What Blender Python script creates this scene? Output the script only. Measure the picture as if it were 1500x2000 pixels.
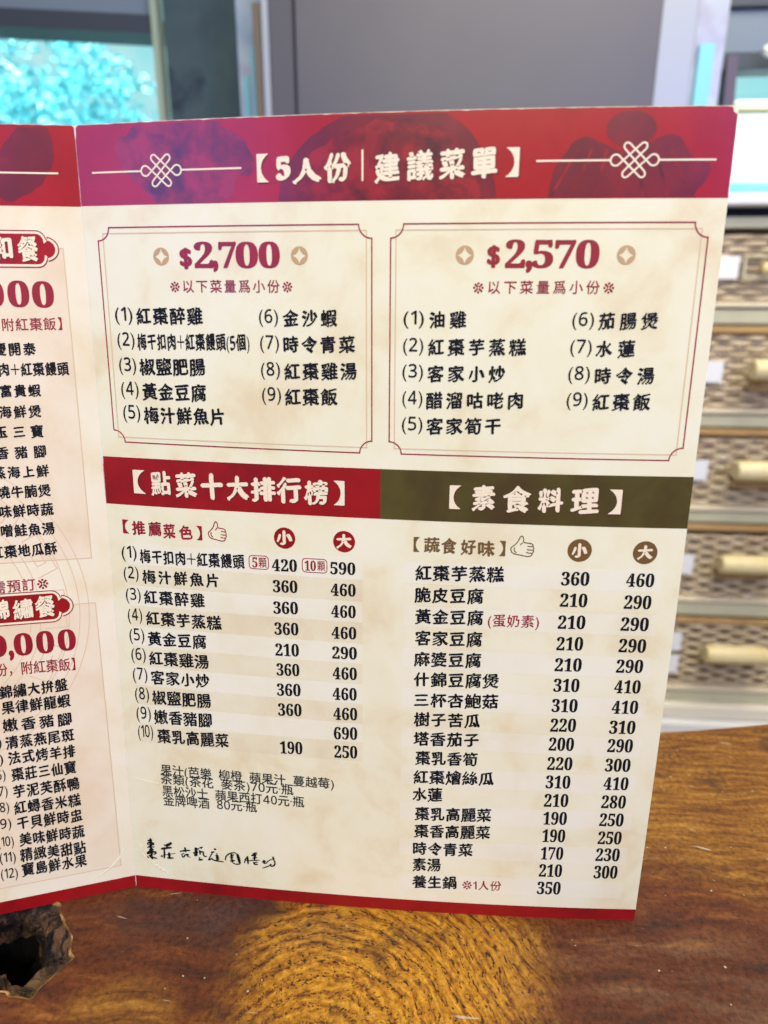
import bpy, math, random
import numpy as np
from mathutils import Vector, Matrix
from mathutils.geometry import delaunay_2d_cdt
from mathutils import noise as mnoise

for o in list(bpy.data.objects):
    bpy.data.objects.remove(o)
SC = bpy.context.scene
COL = SC.collection

# ------------------------------------------------------------------ camera
cam = bpy.data.cameras.new('camera')
cam.sensor_fit = 'VERTICAL'
cam.sensor_height = 36.0
cam.lens = 1333.0 / 2000.0 * 36.0
cam.clip_start = 0.01
cam.clip_end = 60.0
cam.dof.use_dof = True
cam.dof.focus_distance = 0.262
cam.dof.aperture_fstop = 8.5
camo = bpy.data.objects.new('camera', cam)
COL.objects.link(camo)
R_, U_, F_ = ((0.997097, 0.076032, 0.00413), (-0.027159, 0.304453, 0.95214), (-0.071135, 0.949488, -0.305634))
camo.matrix_world = Matrix(((R_[0], U_[0], -F_[0], 0.12325), (R_[1], U_[1], -F_[1], -0.22217),
                            (R_[2], U_[2], -F_[2], 0.24401), (0, 0, 0, 1)))
SC.camera = camo

# ------------------------------------------------------------------ world, lamps, exposure
W = bpy.data.worlds.new('World')
SC.world = W
W.use_nodes = True
W.node_tree.nodes['Background'].inputs[0].default_value = (1.0, 0.96, 0.88, 1)
W.node_tree.nodes['Background'].inputs[1].default_value = 0.25
SC.view_settings.view_transform = 'Standard'
SC.view_settings.look = 'None'
SC.view_settings.gamma = 1.0
SC.view_settings.use_curve_mapping = False
SC.view_settings.exposure = 0.0


def lamp(name, loc, target, size, power, color, spread=180, sy=None):
    l = bpy.data.lights.new(name, 'AREA')
    l.energy = power
    l.color = color
    l.shape = 'RECTANGLE'
    l.size = size
    l.size_y = sy or size
    l.spread = math.radians(spread)
    o = bpy.data.objects.new(name, l)
    o.location = loc
    o.rotation_euler = (Vector(target) - Vector(loc)).to_track_quat('-Z', 'Y').to_euler()
    COL.objects.link(o)
    return o


lamp('ceiling_lamp', (0.24, -1.08, 1.34), (0.1, 0.1, -0.02), 1.0, 29.5, (1.0, 0.945, 0.735))
lamp('ceiling_lamp', (0.75, 0.25, 1.5), (0.66, 1.0, -0.2), 0.8, 25, (1.0, 0.89, 0.68))
lamp('window_light', (1.02, -0.93, 0.86), (0.2, 0.0, 0.28), 0.56, 10.5, (0.16, 0.22, 1.0))
lamp('window_light', (-0.66, -0.94, 0.64), (0.02, 0.0, 0.28), 0.62, 5.2, (0.24, 0.28, 1.0), sy=0.5)
lamp('daylight', (-0.9, 1.9, 2.6), (-0.9, 2.3, 0.4), 1.4, 230, (0.82, 0.97, 1.0))

# ------------------------------------------------------------------ node helpers


class Mat:
    def __init__(self, name, rough=0.5, spec=0.5, color=(0.5, 0.5, 0.5)):
        self.m = bpy.data.materials.new(name)
        self.m.use_nodes = True
        self.t = self.m.node_tree
        self.b = self.t.nodes['Principled BSDF']
        self.b.inputs['Roughness'].default_value = rough
        self.b.inputs['Specular IOR Level'].default_value = spec
        self.b.inputs['Base Color'].default_value = (*color, 1)

    def node(self, typ, **kw):
        n = self.t.nodes.new(typ)
        for k, v in kw.items():
            setattr(n, k, v)
        return n

    def put(self, sock, v):
        if hasattr(v, 'links') or hasattr(v, 'is_output'):
            self.t.links.new(v, sock)
        elif isinstance(v, (tuple, list)) and len(v) == 3 and sock.type == 'RGBA':
            sock.default_value = (*v, 1)
        else:
            sock.default_value = v

    def pos(self):
        return self.node('ShaderNodeNewGeometry').outputs['Position']

    def math(self, op, a, b=0.0, c=0.0, clamp=False):
        n = self.node('ShaderNodeMath', operation=op, use_clamp=clamp)
        self.put(n.inputs[0], a)
        self.put(n.inputs[1], b)
        self.put(n.inputs[2], c)
        return n.outputs[0]

    def vmath(self, op, a, b=(0, 0, 0), out=0):
        n = self.node('ShaderNodeVectorMath', operation=op)
        self.put(n.inputs[0], a)
        self.put(n.inputs[1], b)
        return n.outputs[out]

    def noise(self, scale, vec=None, detail=3.0, rough=0.55, dist=0.0, out='Fac'):
        n = self.node('ShaderNodeTexNoise')
        n.inputs['Scale'].default_value = scale
        n.inputs['Detail'].default_value = detail
        n.inputs['Roughness'].default_value = rough
        n.inputs['Distortion'].default_value = dist
        self.put(n.inputs['Vector'], vec if vec is not None else self.pos())
        return n.outputs[out]

    def smooth(self, v, a, b):
        n = self.node('ShaderNodeMapRange', interpolation_type='SMOOTHSTEP')
        self.put(n.inputs['Value'], v)
        n.inputs['From Min'].default_value = a
        n.inputs['From Max'].default_value = b
        return n.outputs['Result']

    def ramp(self, fac, stops):
        n = self.node('ShaderNodeValToRGB')
        e = n.color_ramp.elements
        while len(e) < len(stops):
            e.new(0.5)
        for k, (p, c) in enumerate(stops):
            e[k].position = p
            e[k].color = (*c, 1)
        self.put(n.inputs['Fac'], fac)
        return n.outputs['Color']

    def mix(self, fac, a, b, blend='MIX'):
        n = self.node('ShaderNodeMix', data_type='RGBA', blend_type=blend)
        self.put(n.inputs['Factor'], fac)
        self.put(n.inputs[6], a)
        self.put(n.inputs[7], b)
        return n.outputs[2]

    def color(self, c):
        self.put(self.b.inputs['Base Color'], c)
        return self

    def bump(self, h, strength=0.3, dist=0.001):
        n = self.node('ShaderNodeBump')
        n.inputs['Strength'].default_value = strength
        n.inputs['Distance'].default_value = dist
        self.put(n.inputs['Height'], h)
        self.t.links.new(n.outputs[0], self.b.inputs['Normal'])
        return self


def mottle(name, c0, c1, c2, scale=38, rough=0.34, spec=0.5, bump=0.0, stops=(0.36, 0.52, 0.72)):
    m = Mat(name, rough, spec)
    n = m.noise(scale, detail=5, rough=0.6, dist=0.3)
    m.color(m.ramp(n, [(stops[0], c0), (stops[1], c1), (stops[2], c2)]))
    if bump:
        m.bump(m.noise(scale * 12, detail=2), bump, 0.0004)
    return m.m


M = {}
M['paper'] = mottle('cream_paper', (0.82, 0.80, 0.555), (0.80, 0.77, 0.495), (0.745, 0.640, 0.37), 42, 0.31, 0.40)
M['paper_light'] = mottle('pale_cream_paper', (0.83, 0.81, 0.60), (0.815, 0.79, 0.56), (0.77, 0.71, 0.46), 42, 0.30)
M['paper_tan'] = mottle('tan_cream_paper', (0.80, 0.76, 0.51), (0.765, 0.705, 0.44), (0.71, 0.61, 0.38), 42, 0.30)
M['paper_peach'] = mottle('peach_paper', (0.81, 0.72, 0.51), (0.78, 0.67, 0.45), (0.73, 0.58, 0.35), 36, 0.32)
M['paper_core'] = mottle('white_paper_core', (0.85, 0.85, 0.86), (0.82, 0.82, 0.83), (0.7, 0.7, 0.7), 400, 0.6)
M['red'] = mottle('crimson_print', (0.37, 0.010, 0.016), (0.345, 0.008, 0.014), (0.29, 0.006, 0.012), 55, 0.27, 0.42)
M['deep_red'] = mottle('deep_red_print', (0.31, 0.006, 0.008), (0.27, 0.005, 0.007), (0.19, 0.004, 0.006), 45, 0.36, 0.35)
M['picture'] = mottle('dark_red_picture', (0.31, 0.014, 0.022), (0.19, 0.010, 0.018), (0.075, 0.009, 0.018), 95, 0.27, stops=(0.40, 0.52, 0.64))
M['picture_soft'] = mottle('soft_red_picture', (0.22, 0.012, 0.022), (0.165, 0.011, 0.022), (0.12, 0.010, 0.02), 60, 0.27)
M['olive'] = mottle('olive_print', (0.085, 0.070, 0.014), (0.068, 0.050, 0.012), (0.058, 0.032, 0.012), 40, 0.36, 0.35)
M['ink'] = Mat('black_ink', 0.55, 0.12, (0.007, 0.007, 0.011)).m
M['soft_ink'] = Mat('faded_black_ink', 0.5, 0.2, (0.03, 0.027, 0.024)).m
M['white_print'] = Mat('ivory_print', 0.4, 0.4, (0.84, 0.735, 0.49)).m
M['shadow_print'] = Mat('dark_print_edge', 0.4, 0.4, (0.10, 0.010, 0.010)).m
M['red_ink'] = mottle('red_ink', (0.31, 0.006, 0.018), (0.275, 0.005, 0.016), (0.235, 0.004, 0.013), 90, 0.4)
M['brown_ink'] = Mat('brown_ink', 0.45, 0.4, (0.155, 0.085, 0.022)).m
M['gold_ink'] = Mat('gold_ink', 0.45, 0.4, (0.50, 0.33, 0.145)).m
M['pale_gold'] = Mat('pale_gold_ink', 0.45, 0.4, (0.66, 0.50, 0.29)).m
M['peach_line'] = Mat('peach_line_ink', 0.45, 0.4, (0.72, 0.50, 0.30)).m

# ------------------------------------------------------------------ object helpers


def link(name, verts, faces, mats, parent=None, origin=(0, 0, 0), midx=None, smooth=False):
    me = bpy.data.meshes.new(name)
    v = np.asarray(verts, float) - np.asarray(origin, float)
    me.from_pydata(v.tolist(), [], [list(map(int, f)) for f in faces])
    for m in (mats if isinstance(mats, (list, tuple)) else [mats]):
        me.materials.append(m)
    if midx is not None:
        me.polygons.foreach_set('material_index', midx)
    if smooth:
        me.polygons.foreach_set('use_smooth', [True] * len(me.polygons))
    me.update()
    o = bpy.data.objects.new(name, me)
    COL.objects.link(o)
    if parent:
        o.parent = parent
    else:
        o.location = origin
    return o


def empty(name, loc, label, cat, group=None):
    o = bpy.data.objects.new(name, None)
    o.empty_display_size = 0.02
    o.location = loc
    COL.objects.link(o)
    tag(o, label, cat, group)
    return o


def tag(o, label=None, cat=None, group=None, kind=None):
    for k, v in (('label', label), ('category', cat), ('group', group), ('kind', kind)):
        if v:
            o[k] = v
    return o


class MB:
    """collects boxes, tubes and grids that become ONE mesh"""

    def __init__(self):
        self.v, self.f = [], []

    def add(self, v, f):
        n = len(self.v)
        self.v += [tuple(p) for p in v]
        self.f += [[i + n for i in q] for q in f]
        return self

    def box(self, x0, x1, y0, y1, z0, z1, bev=0.0):
        if bev <= 0:
            v = [(x, y, z) for x in (x0, x1) for y in (y0, y1) for z in (z0, z1)]
            f = [(0, 1, 3, 2), (4, 6, 7, 5), (0, 4, 5, 1), (2, 3, 7, 6), (0, 2, 6, 4), (1, 5, 7, 3)]
            return self.add(v, f)
        b = bev
        pts, idx = [], {}
        for ax in range(3):
            for sx in (0, 1):
                for sy in (0, 1):
                    for sz in (0, 1):
                        c = [x0 if not sx else x1, y0 if not sy else y1, z0 if not sz else z1]
                        s = [1 - 2 * sx, 1 - 2 * sy, 1 - 2 * sz]
                        for a in range(3):
                            if a != ax:
                                c[a] += s[a] * b
                        idx[(ax, sx, sy, sz)] = len(pts)
                        pts.append(c)
        f = []
        for ax in range(3):
            for s in (0, 1):
                o = [a for a in range(3) if a != ax]
                q = []
                for (i, j) in ((0, 0), (1, 0), (1, 1), (0, 1)):
                    k = [0, 0, 0]
                    k[ax] = s
                    k[o[0]] = i
                    k[o[1]] = j
                    q.append(idx[(ax, *k)])
                f.append(q)
        for ax in range(3):            # edges along ax
            o = [a for a in range(3) if a != ax]
            for i in (0, 1):
                for j in (0, 1):
                    k0, k1 = [0, 0, 0], [0, 0, 0]
                    k0[o[0]] = k1[o[0]] = i
                    k0[o[1]] = k1[o[1]] = j
                    k1[ax] = 1
                    f.append([idx[(o[0], *k0)], idx[(o[0], *k1)], idx[(o[1], *k1)], idx[(o[1], *k0)]])
        for sx in (0, 1):
            for sy in (0, 1):
                for sz in (0, 1):
                    f.append([idx[(a, sx, sy, sz)] for a in range(3)])
        return self.add(pts, f)

    def tube(self, pts, rad, n=20, caps=True):
        pts = [Vector(p) for p in pts]
        rad = rad if isinstance(rad, (list, tuple)) else [rad] * len(pts)
        v, f = [], []
        for i, p in enumerate(pts):
            d = (pts[min(i + 1, len(pts) - 1)] - pts[max(i - 1, 0)]).normalized()
            up = Vector((0, 0, 1)) if abs(d.z) < 0.9 else Vector((1, 0, 0))
            a = d.cross(up).normalized()
            b = d.cross(a)
            for k in range(n):
                t = 2 * math.pi * k / n
                v.append(p + (a * math.cos(t) + b * math.sin(t)) * rad[i])
        for i in range(len(pts) - 1):
            for k in range(n):
                f.append((i * n + k, i * n + (k + 1) % n, (i + 1) * n + (k + 1) % n, (i + 1) * n + k))
        if caps:
            f.append(list(range(n))[::-1])
            f.append([(len(pts) - 1) * n + k for k in range(n)])
        return self.add(v, f)

    def build(self, name, mat, parent=None, origin=(0, 0, 0), smooth=False):
        return link(name, self.v, self.f, mat, parent, origin, smooth=smooth)


# ------------------------------------------------------------------ setting: floor, wall, sky
floor_m = Mat('floor_tile', 0.4)
floor_m.color(floor_m.ramp(floor_m.noise(6), [(0.3, (0.30, 0.27, 0.24)), (0.7, (0.40, 0.37, 0.33))]))
o = MB().add([(-3, -2, -0.6), (3, -2, -0.6), (3, 4.2, -0.6), (-3, 4.2, -0.6)], [(0, 1, 2, 3)]).build('floor', floor_m.m)
tag(o, 'pale tiled floor under the table and cabinet', 'floor', kind='structure')

wall_m = Mat('teal_grey_wall', 0.6, 0.3)
wn = wall_m.noise(9, detail=4)
wall_m.color(wall_m.ramp(wn, [(0.38, (0.055, 0.095, 0.115)), (0.58, (0.075, 0.125, 0.145)), (0.70, (0.028, 0.045, 0.07))]))
wb = MB()
wb.box(-1.6, -0.372, 1.15, 1.23, -0.6, 0.44)          # under the left window
wb.box(-0.372, 0.575, 1.15, 1.23, -0.6, 2.0)          # between the windows
wb.box(-1.6, -0.372, 1.15, 1.23, 0.80, 2.0)
wb.box(0.575, 1.8, 1.15, 1.23, -0.6, 0.34)            # under the right window
wb.box(0.575, 1.8, 1.15, 1.23, 0.80, 2.0)
wb.box(-3.0, -1.6, 1.15, 1.23, -0.6, 2.0)
wb.box(1.8, 3.0, 1.15, 1.23, -0.6, 2.0)
o = wb.build('wall', wall_m.m)
tag(o, 'dark teal grey wall between the two windows', 'wall', kind='structure')

sky_m = Mat('sky_glow', 0.9, 0.0)
sn = sky_m.noise(1.6, detail=4)
sc = sky_m.ramp(sn, [(0.35, (0.20, 0.80, 0.90)), (0.55, (0.50, 0.96, 1.0)), (0.75, (1.0, 1.0, 1.0))])
sky_m.color((0, 0, 0))
sky_m.put(sky_m.b.inputs['Emission Color'], sc)
sky_m.b.inputs['Emission Strength'].default_value = 0.95
sv, sf = [], []
for i in range(25):
    for j in range(2):
        a = math.radians(10 + 160 * i / 24)
        sv.append((4.6 * math.cos(a), 1.0 + 3.0 * math.sin(a), -0.59 + 4.6 * j))
for i in range(24):
    sf.append((2 * i, 2 * i + 2, 2 * i + 3, 2 * i + 1))
tag(link('sky', sv, sf, sky_m.m), 'overexposed pale cyan daylight outside the windows', 'sky', kind='structure')

# ------------------------------------------------------------------ wooden table
wood = Mat('old_varnished_wood', 0.32, 0.2)
P = wood.pos()
sep = wood.node('ShaderNodeSeparateXYZ')
wood.t.links.new(P, sep.inputs[0])
X, Y = sep.outputs[0], sep.outputs[1]
warpn = wood.noise(18, detail=3, out='Color')
warp = wood.vmath('SCALE', wood.vmath('SUBTRACT', warpn, (0.5, 0.5, 0.5)))
warp.node.inputs['Scale'].default_value = 0.022
PW = wood.vmath('ADD', P, warp)


def polar(cx, cy):
    d = wood.vmath('SUBTRACT', PW, (cx, cy, 0))
    s = wood.node('ShaderNodeSeparateXYZ')
    wood.t.links.new(d, s.inputs[0])
    r = wood.vmath('LENGTH', d, out=1)
    a = wood.math('ARCTAN2', s.outputs[1], s.outputs[0])
    return r, a


r1, a1 = polar(0.086, -0.066)
bandn = wood.noise(45, detail=4)
band = wood.math('SINE', wood.math('ADD', wood.math('MULTIPLY', r1, 1150), wood.math('MULTIPLY', bandn, 13.0)))


def along(ka, kr, sc, det):
    c = wood.node('ShaderNodeCombineXYZ')
    wood.put(c.inputs[0], wood.math('MULTIPLY', a1, ka))
    wood.put(c.inputs[1], wood.math('MULTIPLY', r1, kr))
    return wood.noise(sc, c.outputs[0], detail=det, rough=0.62)


fibre = along(6.0, 560.0, 1.0, 6.0)
pores = along(26.0, 900.0, 1.0, 2.0)
gv_ = wood.math('ADD', wood.math('MULTIPLY', fibre, 0.85), wood.math('MULTIPLY_ADD', band, 0.045, 0.085))
gold = wood.ramp(gv_, [(0.34, (0.10, 0.032, 0.010)), (0.43, (0.26, 0.100, 0.010)), (0.53, (0.41, 0.185, 0.014)), (0.67, (0.54, 0.275, 0.025))])
pth = wood.math('ADD', pores, wood.math('MULTIPLY', band, -0.055))
gold = wood.mix(wood.smooth(pth, 0.575, 0.64), gold, (0.045, 0.018, 0.010))
# brown heartwood with long streaks rising to the right
mp = wood.node('ShaderNodeMapping')
wood.t.links.new(PW, mp.inputs[0])
mp.inputs['Rotation'].default_value = (0, 0, math.radians(-28))
mp.inputs['Scale'].default_value = (22, 120, 22)
streak = wood.noise(1.0, mp.outputs[0], detail=6, rough=0.62)
brown = wood.ramp(streak, [(0.30, (0.035, 0.014, 0.009)), (0.44, (0.078, 0.022, 0.009)), (0.58, (0.115, 0.033, 0.010)), (0.70, (0.22, 0.085, 0.018))])
mp2 = wood.node('ShaderNodeMapping')
wood.t.links.new(PW, mp2.inputs[0])
mp2.inputs['Rotation'].default_value = (0, 0, math.radians(-20))
mp2.inputs['Scale'].default_value = (30, 260, 30)
fine = wood.noise(1.0, mp2.outputs[0], detail=4, rough=0.6)
tan = wood.ramp(fine, [(0.28, (0.075, 0.026, 0.010)), (0.46, (0.165, 0.064, 0.012)), (0.64, (0.26, 0.118, 0.020)), (0.78, (0.35, 0.18, 0.04))])


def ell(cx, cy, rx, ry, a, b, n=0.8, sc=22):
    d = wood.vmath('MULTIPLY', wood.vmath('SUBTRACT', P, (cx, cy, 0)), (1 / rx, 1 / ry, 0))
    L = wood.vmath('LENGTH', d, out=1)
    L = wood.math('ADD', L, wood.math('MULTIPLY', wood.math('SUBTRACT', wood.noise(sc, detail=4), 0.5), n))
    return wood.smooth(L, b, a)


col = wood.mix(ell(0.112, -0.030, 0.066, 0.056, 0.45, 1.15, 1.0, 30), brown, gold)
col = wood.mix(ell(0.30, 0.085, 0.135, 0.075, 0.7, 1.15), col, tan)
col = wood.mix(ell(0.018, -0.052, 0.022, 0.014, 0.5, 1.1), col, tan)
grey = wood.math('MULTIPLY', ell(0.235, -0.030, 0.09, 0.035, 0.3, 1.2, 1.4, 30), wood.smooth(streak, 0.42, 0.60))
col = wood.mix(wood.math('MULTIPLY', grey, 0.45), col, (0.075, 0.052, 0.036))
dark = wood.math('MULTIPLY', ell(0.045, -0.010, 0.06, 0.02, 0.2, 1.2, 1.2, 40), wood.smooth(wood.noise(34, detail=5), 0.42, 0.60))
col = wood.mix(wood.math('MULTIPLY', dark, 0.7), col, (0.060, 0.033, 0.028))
speck = wood.node('ShaderNodeTexVoronoi')
speck.inputs['Scale'].default_value = 230
wood.t.links.new(PW, speck.inputs['Vector'])
sp = wood.math('MULTIPLY', wood.smooth(speck.outputs['Distance'], 0.125, 0.05), wood.smooth(wood.noise(90, detail=2), 0.555, 0.60))
mp3 = wood.node('ShaderNodeMapping')
wood.t.links.new(PW, mp3.inputs[0])
mp3.inputs['Rotation'].default_value = (0, 0, math.radians(55))
mp3.inputs['Scale'].default_value = (28, 330, 28)
scr = wood.math('MULTIPLY', wood.smooth(wood.noise(1.3, mp3.outputs[0], detail=1), 0.72, 0.76), wood.smooth(wood.noise(40), 0.52, 0.62))
col = wood.mix(wood.math('MAXIMUM', sp, wood.math('MULTIPLY', scr, 0.6)), col, (0.50, 0.40, 0.28))
grit = wood.noise(420, detail=4, rough=0.7)
col = wood.mix(1.0, col, wood.ramp(grit, [(0.30, (0.45, 0.42, 0.42)), (0.5, (0.95, 0.95, 0.95)), (0.70, (1.35, 1.35, 1.3))]), 'MULTIPLY')
col = wood.mix(wood.math('MULTIPLY', wood.smooth(wood.noise(26, detail=6, rough=0.7), 0.56, 0.66), 0.55), col, (0.035, 0.017, 0.011))
col = wood.mix(wood.math('MAXIMUM', sp, wood.math('MULTIPLY', scr, 0.6)), col, (0.42, 0.34, 0.22))
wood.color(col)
wood.put(wood.b.inputs['Roughness'], wood.math('MULTIPLY_ADD', wood.noise(60, detail=4), 0.3, 0.26))
wood.bump(wood.math('ADD', pores, wood.math('MULTIPLY', streak, 0.6)), 0.22, 0.0012)
M['wood'] = wood.m

bark = Mat('rough_bark', 0.75, 0.3)
bn = bark.noise(120, detail=7, rough=0.7, dist=0.8)
bc = bark.ramp(bn, [(0.36, (0.005, 0.004, 0.004)), (0.47, (0.032, 0.018, 0.010)), (0.56, (0.13, 0.072, 0.034)), (0.63, (0.10, 0.034, 0.013)), (0.74, (0.36, 0.24, 0.10))])
bark.color(bc)
bark.bump(bark.noise(160, detail=5), 0.8, 0.002)
lip = Mat('light_bark_lip', 0.6, 0.3)
lip.color(lip.ramp(lip.noise(110, detail=5), [(0.38, (0.05, 0.025, 0.012)), (0.52, (0.20, 0.10, 0.025)), (0.62, (0.42, 0.27, 0.10)), (0.75, (0.52, 0.40, 0.19))]))

TO = (0.1, 0.0, -0.6)
table = empty('wooden_table', TO, 'brown wooden slab table with swirling golden grain and a bark lined hollow', 'table')
hole = [(-0.0283, -0.0112), (-0.0243, -0.0158), (-0.0185, -0.0225), (-0.0118, -0.0299), (-0.0100, -0.0345), (-0.0118, -0.0394),
        (-0.0150, -0.0427), (-0.0172, -0.0507), (-0.0200, -0.0521), (-0.0233, -0.0502), (-0.0301, -0.0488), (-0.0406, -0.0506),
        (-0.0582, -0.0400), (-0.0663, -0.0228), (-0.0577, -0.0120), (-0.042, -0.0075)]


def resample(pts, step, closed=True):
    out = []
    n = len(pts)
    for i in range(n if closed else n - 1):
        a, b = np.array(pts[i], float), np.array(pts[(i + 1) % n], float)
        k = max(1, int(math.ceil(np.linalg.norm(b - a) / step)))
        for j in range(k):
            out.append(a + (b - a) * j / k)
    if not closed:
        out.append(np.array(pts[-1], float))
    return np.array(out)


def smooth_loop(p, n=2):
    for _ in range(n):
        p = 0.25 * np.roll(p, 1, 0) + 0.5 * p + 0.25 * np.roll(p, -1, 0)
    return p


hl = smooth_loop(resample(hole, 0.0012), 2)
hl = np.array([p + 0.0016 * np.array(mnoise.noise_vector(Vector((p[0] * 220, p[1] * 220, 0))))[:2] for p in hl])
rim = [(-0.55, -0.55), (0.70, -0.55), (0.78, -0.2), (0.74, 0.20), (0.56, 0.196), (0.42, 0.166), (0.326, 0.145), (0.263, 0.132),
       (0.16, 0.112), (0.0, 0.118), (-0.2, 0.14), (-0.5, 0.15), (-0.62, -0.1)]
rl = smooth_loop(resample(rim, 0.02), 3)
rl = np.array([p + 0.004 * np.array(mnoise.noise_vector(Vector((p[0] * 18, p[1] * 18, 3))))[:2] for p in rl])


def cdt(loops, extra=(), eps=1e-7):
    vs, fs = [], []
    for lp in loops:
        n0 = len(vs)
        vs += [Vector((float(p[0]), float(p[1]))) for p in lp]
        fs.append([n0 + i for i in range(len(lp))])
    vs += [Vector((float(p[0]), float(p[1]))) for p in extra]
    r = delaunay_2d_cdt(vs, [], fs, 2, eps)       # type 2: inside, holes kept open
    return [(v.x, v.y) for v in r[0]], [list(f) for f in r[2]]


tv, tf = cdt([rl, hl])
vt = [(x, y, 0.0) for x, y in tv]
nb = len(rl)
vb = [(p[0], p[1], 0.0) for p in rl] + [(p[0] + 0.004 * math.copysign(1, p[0] - 0.1), p[1], -0.004) for p in rl] + [(p[0] * 0.985, p[1] * 0.96, -0.055) for p in rl]
tb = MB().add(vt, tf)
tb.add(vb, [(i, (i + 1) % nb, nb + (i + 1) % nb, nb + i) for i in range(nb)] + [(nb + i, nb + (i + 1) % nb, 2 * nb + (i + 1) % nb, 2 * nb + i) for i in range(nb)])
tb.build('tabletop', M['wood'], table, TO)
# hollow: lip + lumpy wall going down to a bottom painted dark as shade
cen = np.array((-0.046, -0.021))
nh = len(hl)
hv, hf = [], []
prof0 = [(0.0, 0.0), (0.06, -0.0035), (0.16, -0.007), (0.27, -0.011), (0.36, -0.018), (0.43, -0.032), (0.50, -0.062), (0.58, -0.12), (1.0, -0.13)]
prof = []
for (ta, za), (tb_, zb) in zip(prof0[:-1], prof0[1:]):
    for u_ in (0, 0.25, 0.5, 0.75):
        prof.append((ta + (tb_ - ta) * u_, za + (zb - za) * u_))
prof.append(prof0[-1])
for k, (t, z) in enumerate(prof):
    for p in hl:
        q = p + (cen - p) * t + np.array((-0.30, 0.30)) * (-z)
        w = min(1.0, k / 5)
        b_ = Vector((q[0], q[1], z * 0.7))
        nz = mnoise.noise_vector(b_ * 120) * 0.0040 * w + mnoise.noise_vector(b_ * 300) * 0.0022 * w + mnoise.noise_vector(b_ * 800) * 0.0007 * w
        lump = max(0.0, mnoise.noise(b_ * 75)) * 0.006 * w
        top = -0.0006 - 0.022 * t
        hv.append((q[0] + nz[0], q[1] + nz[1], min(top, z + nz[2] * 1.3 + lump)))
hmi = []
for k in range(len(prof) - 1):
    for i in range(nh):
        hf.append((k * nh + i, k * nh + (i + 1) % nh, (k + 1) * nh + (i + 1) % nh, (k + 1) * nh + i))
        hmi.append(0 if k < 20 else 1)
hollow_shade_m = Mat('hollow_shade_paint', 0.9, 0.1, (0.006, 0.005, 0.005)).m  # near-black colour paints the shade deep inside the hollow
link('bark_hollow', hv, hf, [bark.m, hollow_shade_m], table, TO, hmi, smooth=True)
lv, lf = [], []
lip_prof = [(-0.0002, 0.0001), (-0.0006, 0.0003), (-0.0011, 0.0002), (-0.0017, -0.0006)]
for k, (d, z) in enumerate(lip_prof):
    for i, p in enumerate(hl):
        tdir = hl[(i + 1) % nh] - hl[i - 1]
        nrm = np.array((tdir[1], -tdir[0])) / (np.linalg.norm(tdir) + 1e-9)
        if nrm @ (cen - p) < 0:
            nrm = -nrm
        wv = 0.55 + 0.75 * mnoise.noise(Vector((p[0] * 150, p[1] * 150, 5)))
        q = p + nrm * (-d) * wv * 1.1 - nrm * 0.0006
        lv.append((q[0], q[1], z * max(wv, 0.15) + 0.0001))
for k in range(len(lip_prof) - 1):
    for i in range(nh):
        lf.append((k * nh + i, k * nh + (i + 1) % nh, (k + 1) * nh + (i + 1) % nh, (k + 1) * nh + i))
link('bark_lip', lv, lf, lip.m, table, TO, smooth=True)
bs = MB()
for (lx, ly) in ((-0.35, -0.4), (0.55, -0.4), (-0.35, 0.02), (0.5, 0.08)):
    b1 = MB()
    b1.tube([(lx, ly, -0.6), (lx, ly, -0.3), (lx, ly, -0.05)], [0.05, 0.04, 0.055], 16)
    b1.build('leg', M['wood'], table, TO, smooth=True)

# ------------------------------------------------------------------ the folding menu: paper surface
PW_, PH_ = 0.21, 0.297
Q = (0.002889, 0.00229, -0.000881, 0.026211, -0.013303, 0.000976, -0.003241)
PHI = math.radians(20)


def right_page(s, v):
    t = s / PW_
    w = v / PH_
    y = (-Q[0] * 4 * t * (1 - t) - Q[1] * 4 * t * (1 - t) * w - Q[2] * t * (1 - t) * (1 - 2 * t) + Q[3] * w + Q[4] * t * w
         + Q[5] * 4 * w * (1 - w) + Q[6] * 4 * w * (1 - w) * t)
    return np.stack([s, y, v], -1)


def page(s, v):
    """point on the printed side, metres; s < 0 lies on the left panel"""
    s = np.asarray(s, float)
    v = np.asarray(v, float)
    a = right_page(np.maximum(s, 0), v)
    L = np.minimum(s, 0)
    return a + np.stack([L * math.cos(PHI), -L * (-math.sin(PHI) + 0.2 * v / PH_), 0 * L], -1)


def page_off(s, v, d):
    s = np.asarray(s, float)
    v = np.asarray(v, float)
    e = 2e-4
    side = np.where(s >= 0, 1.0, -1.0)
    t1 = (page(s + side * e, v) - page(s, v)) * side[..., None]
    t2 = page(s, v + e) - page(s, v - e)
    n = np.cross(t1, t2)
    n /= np.linalg.norm(n, axis=-1, keepdims=True)
    n *= np.where(n[..., 1:2] > 0, -1.0, 1.0)
    return page(s, v) + n * np.asarray(d)[..., None] if np.ndim(d) else page(s, v) + n * d


MO = (0.1, 0.0, 0.0)
menu = empty('folding_menu', MO, 'open cream and crimson folding menu card standing upright on the wooden table', 'menu')


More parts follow.
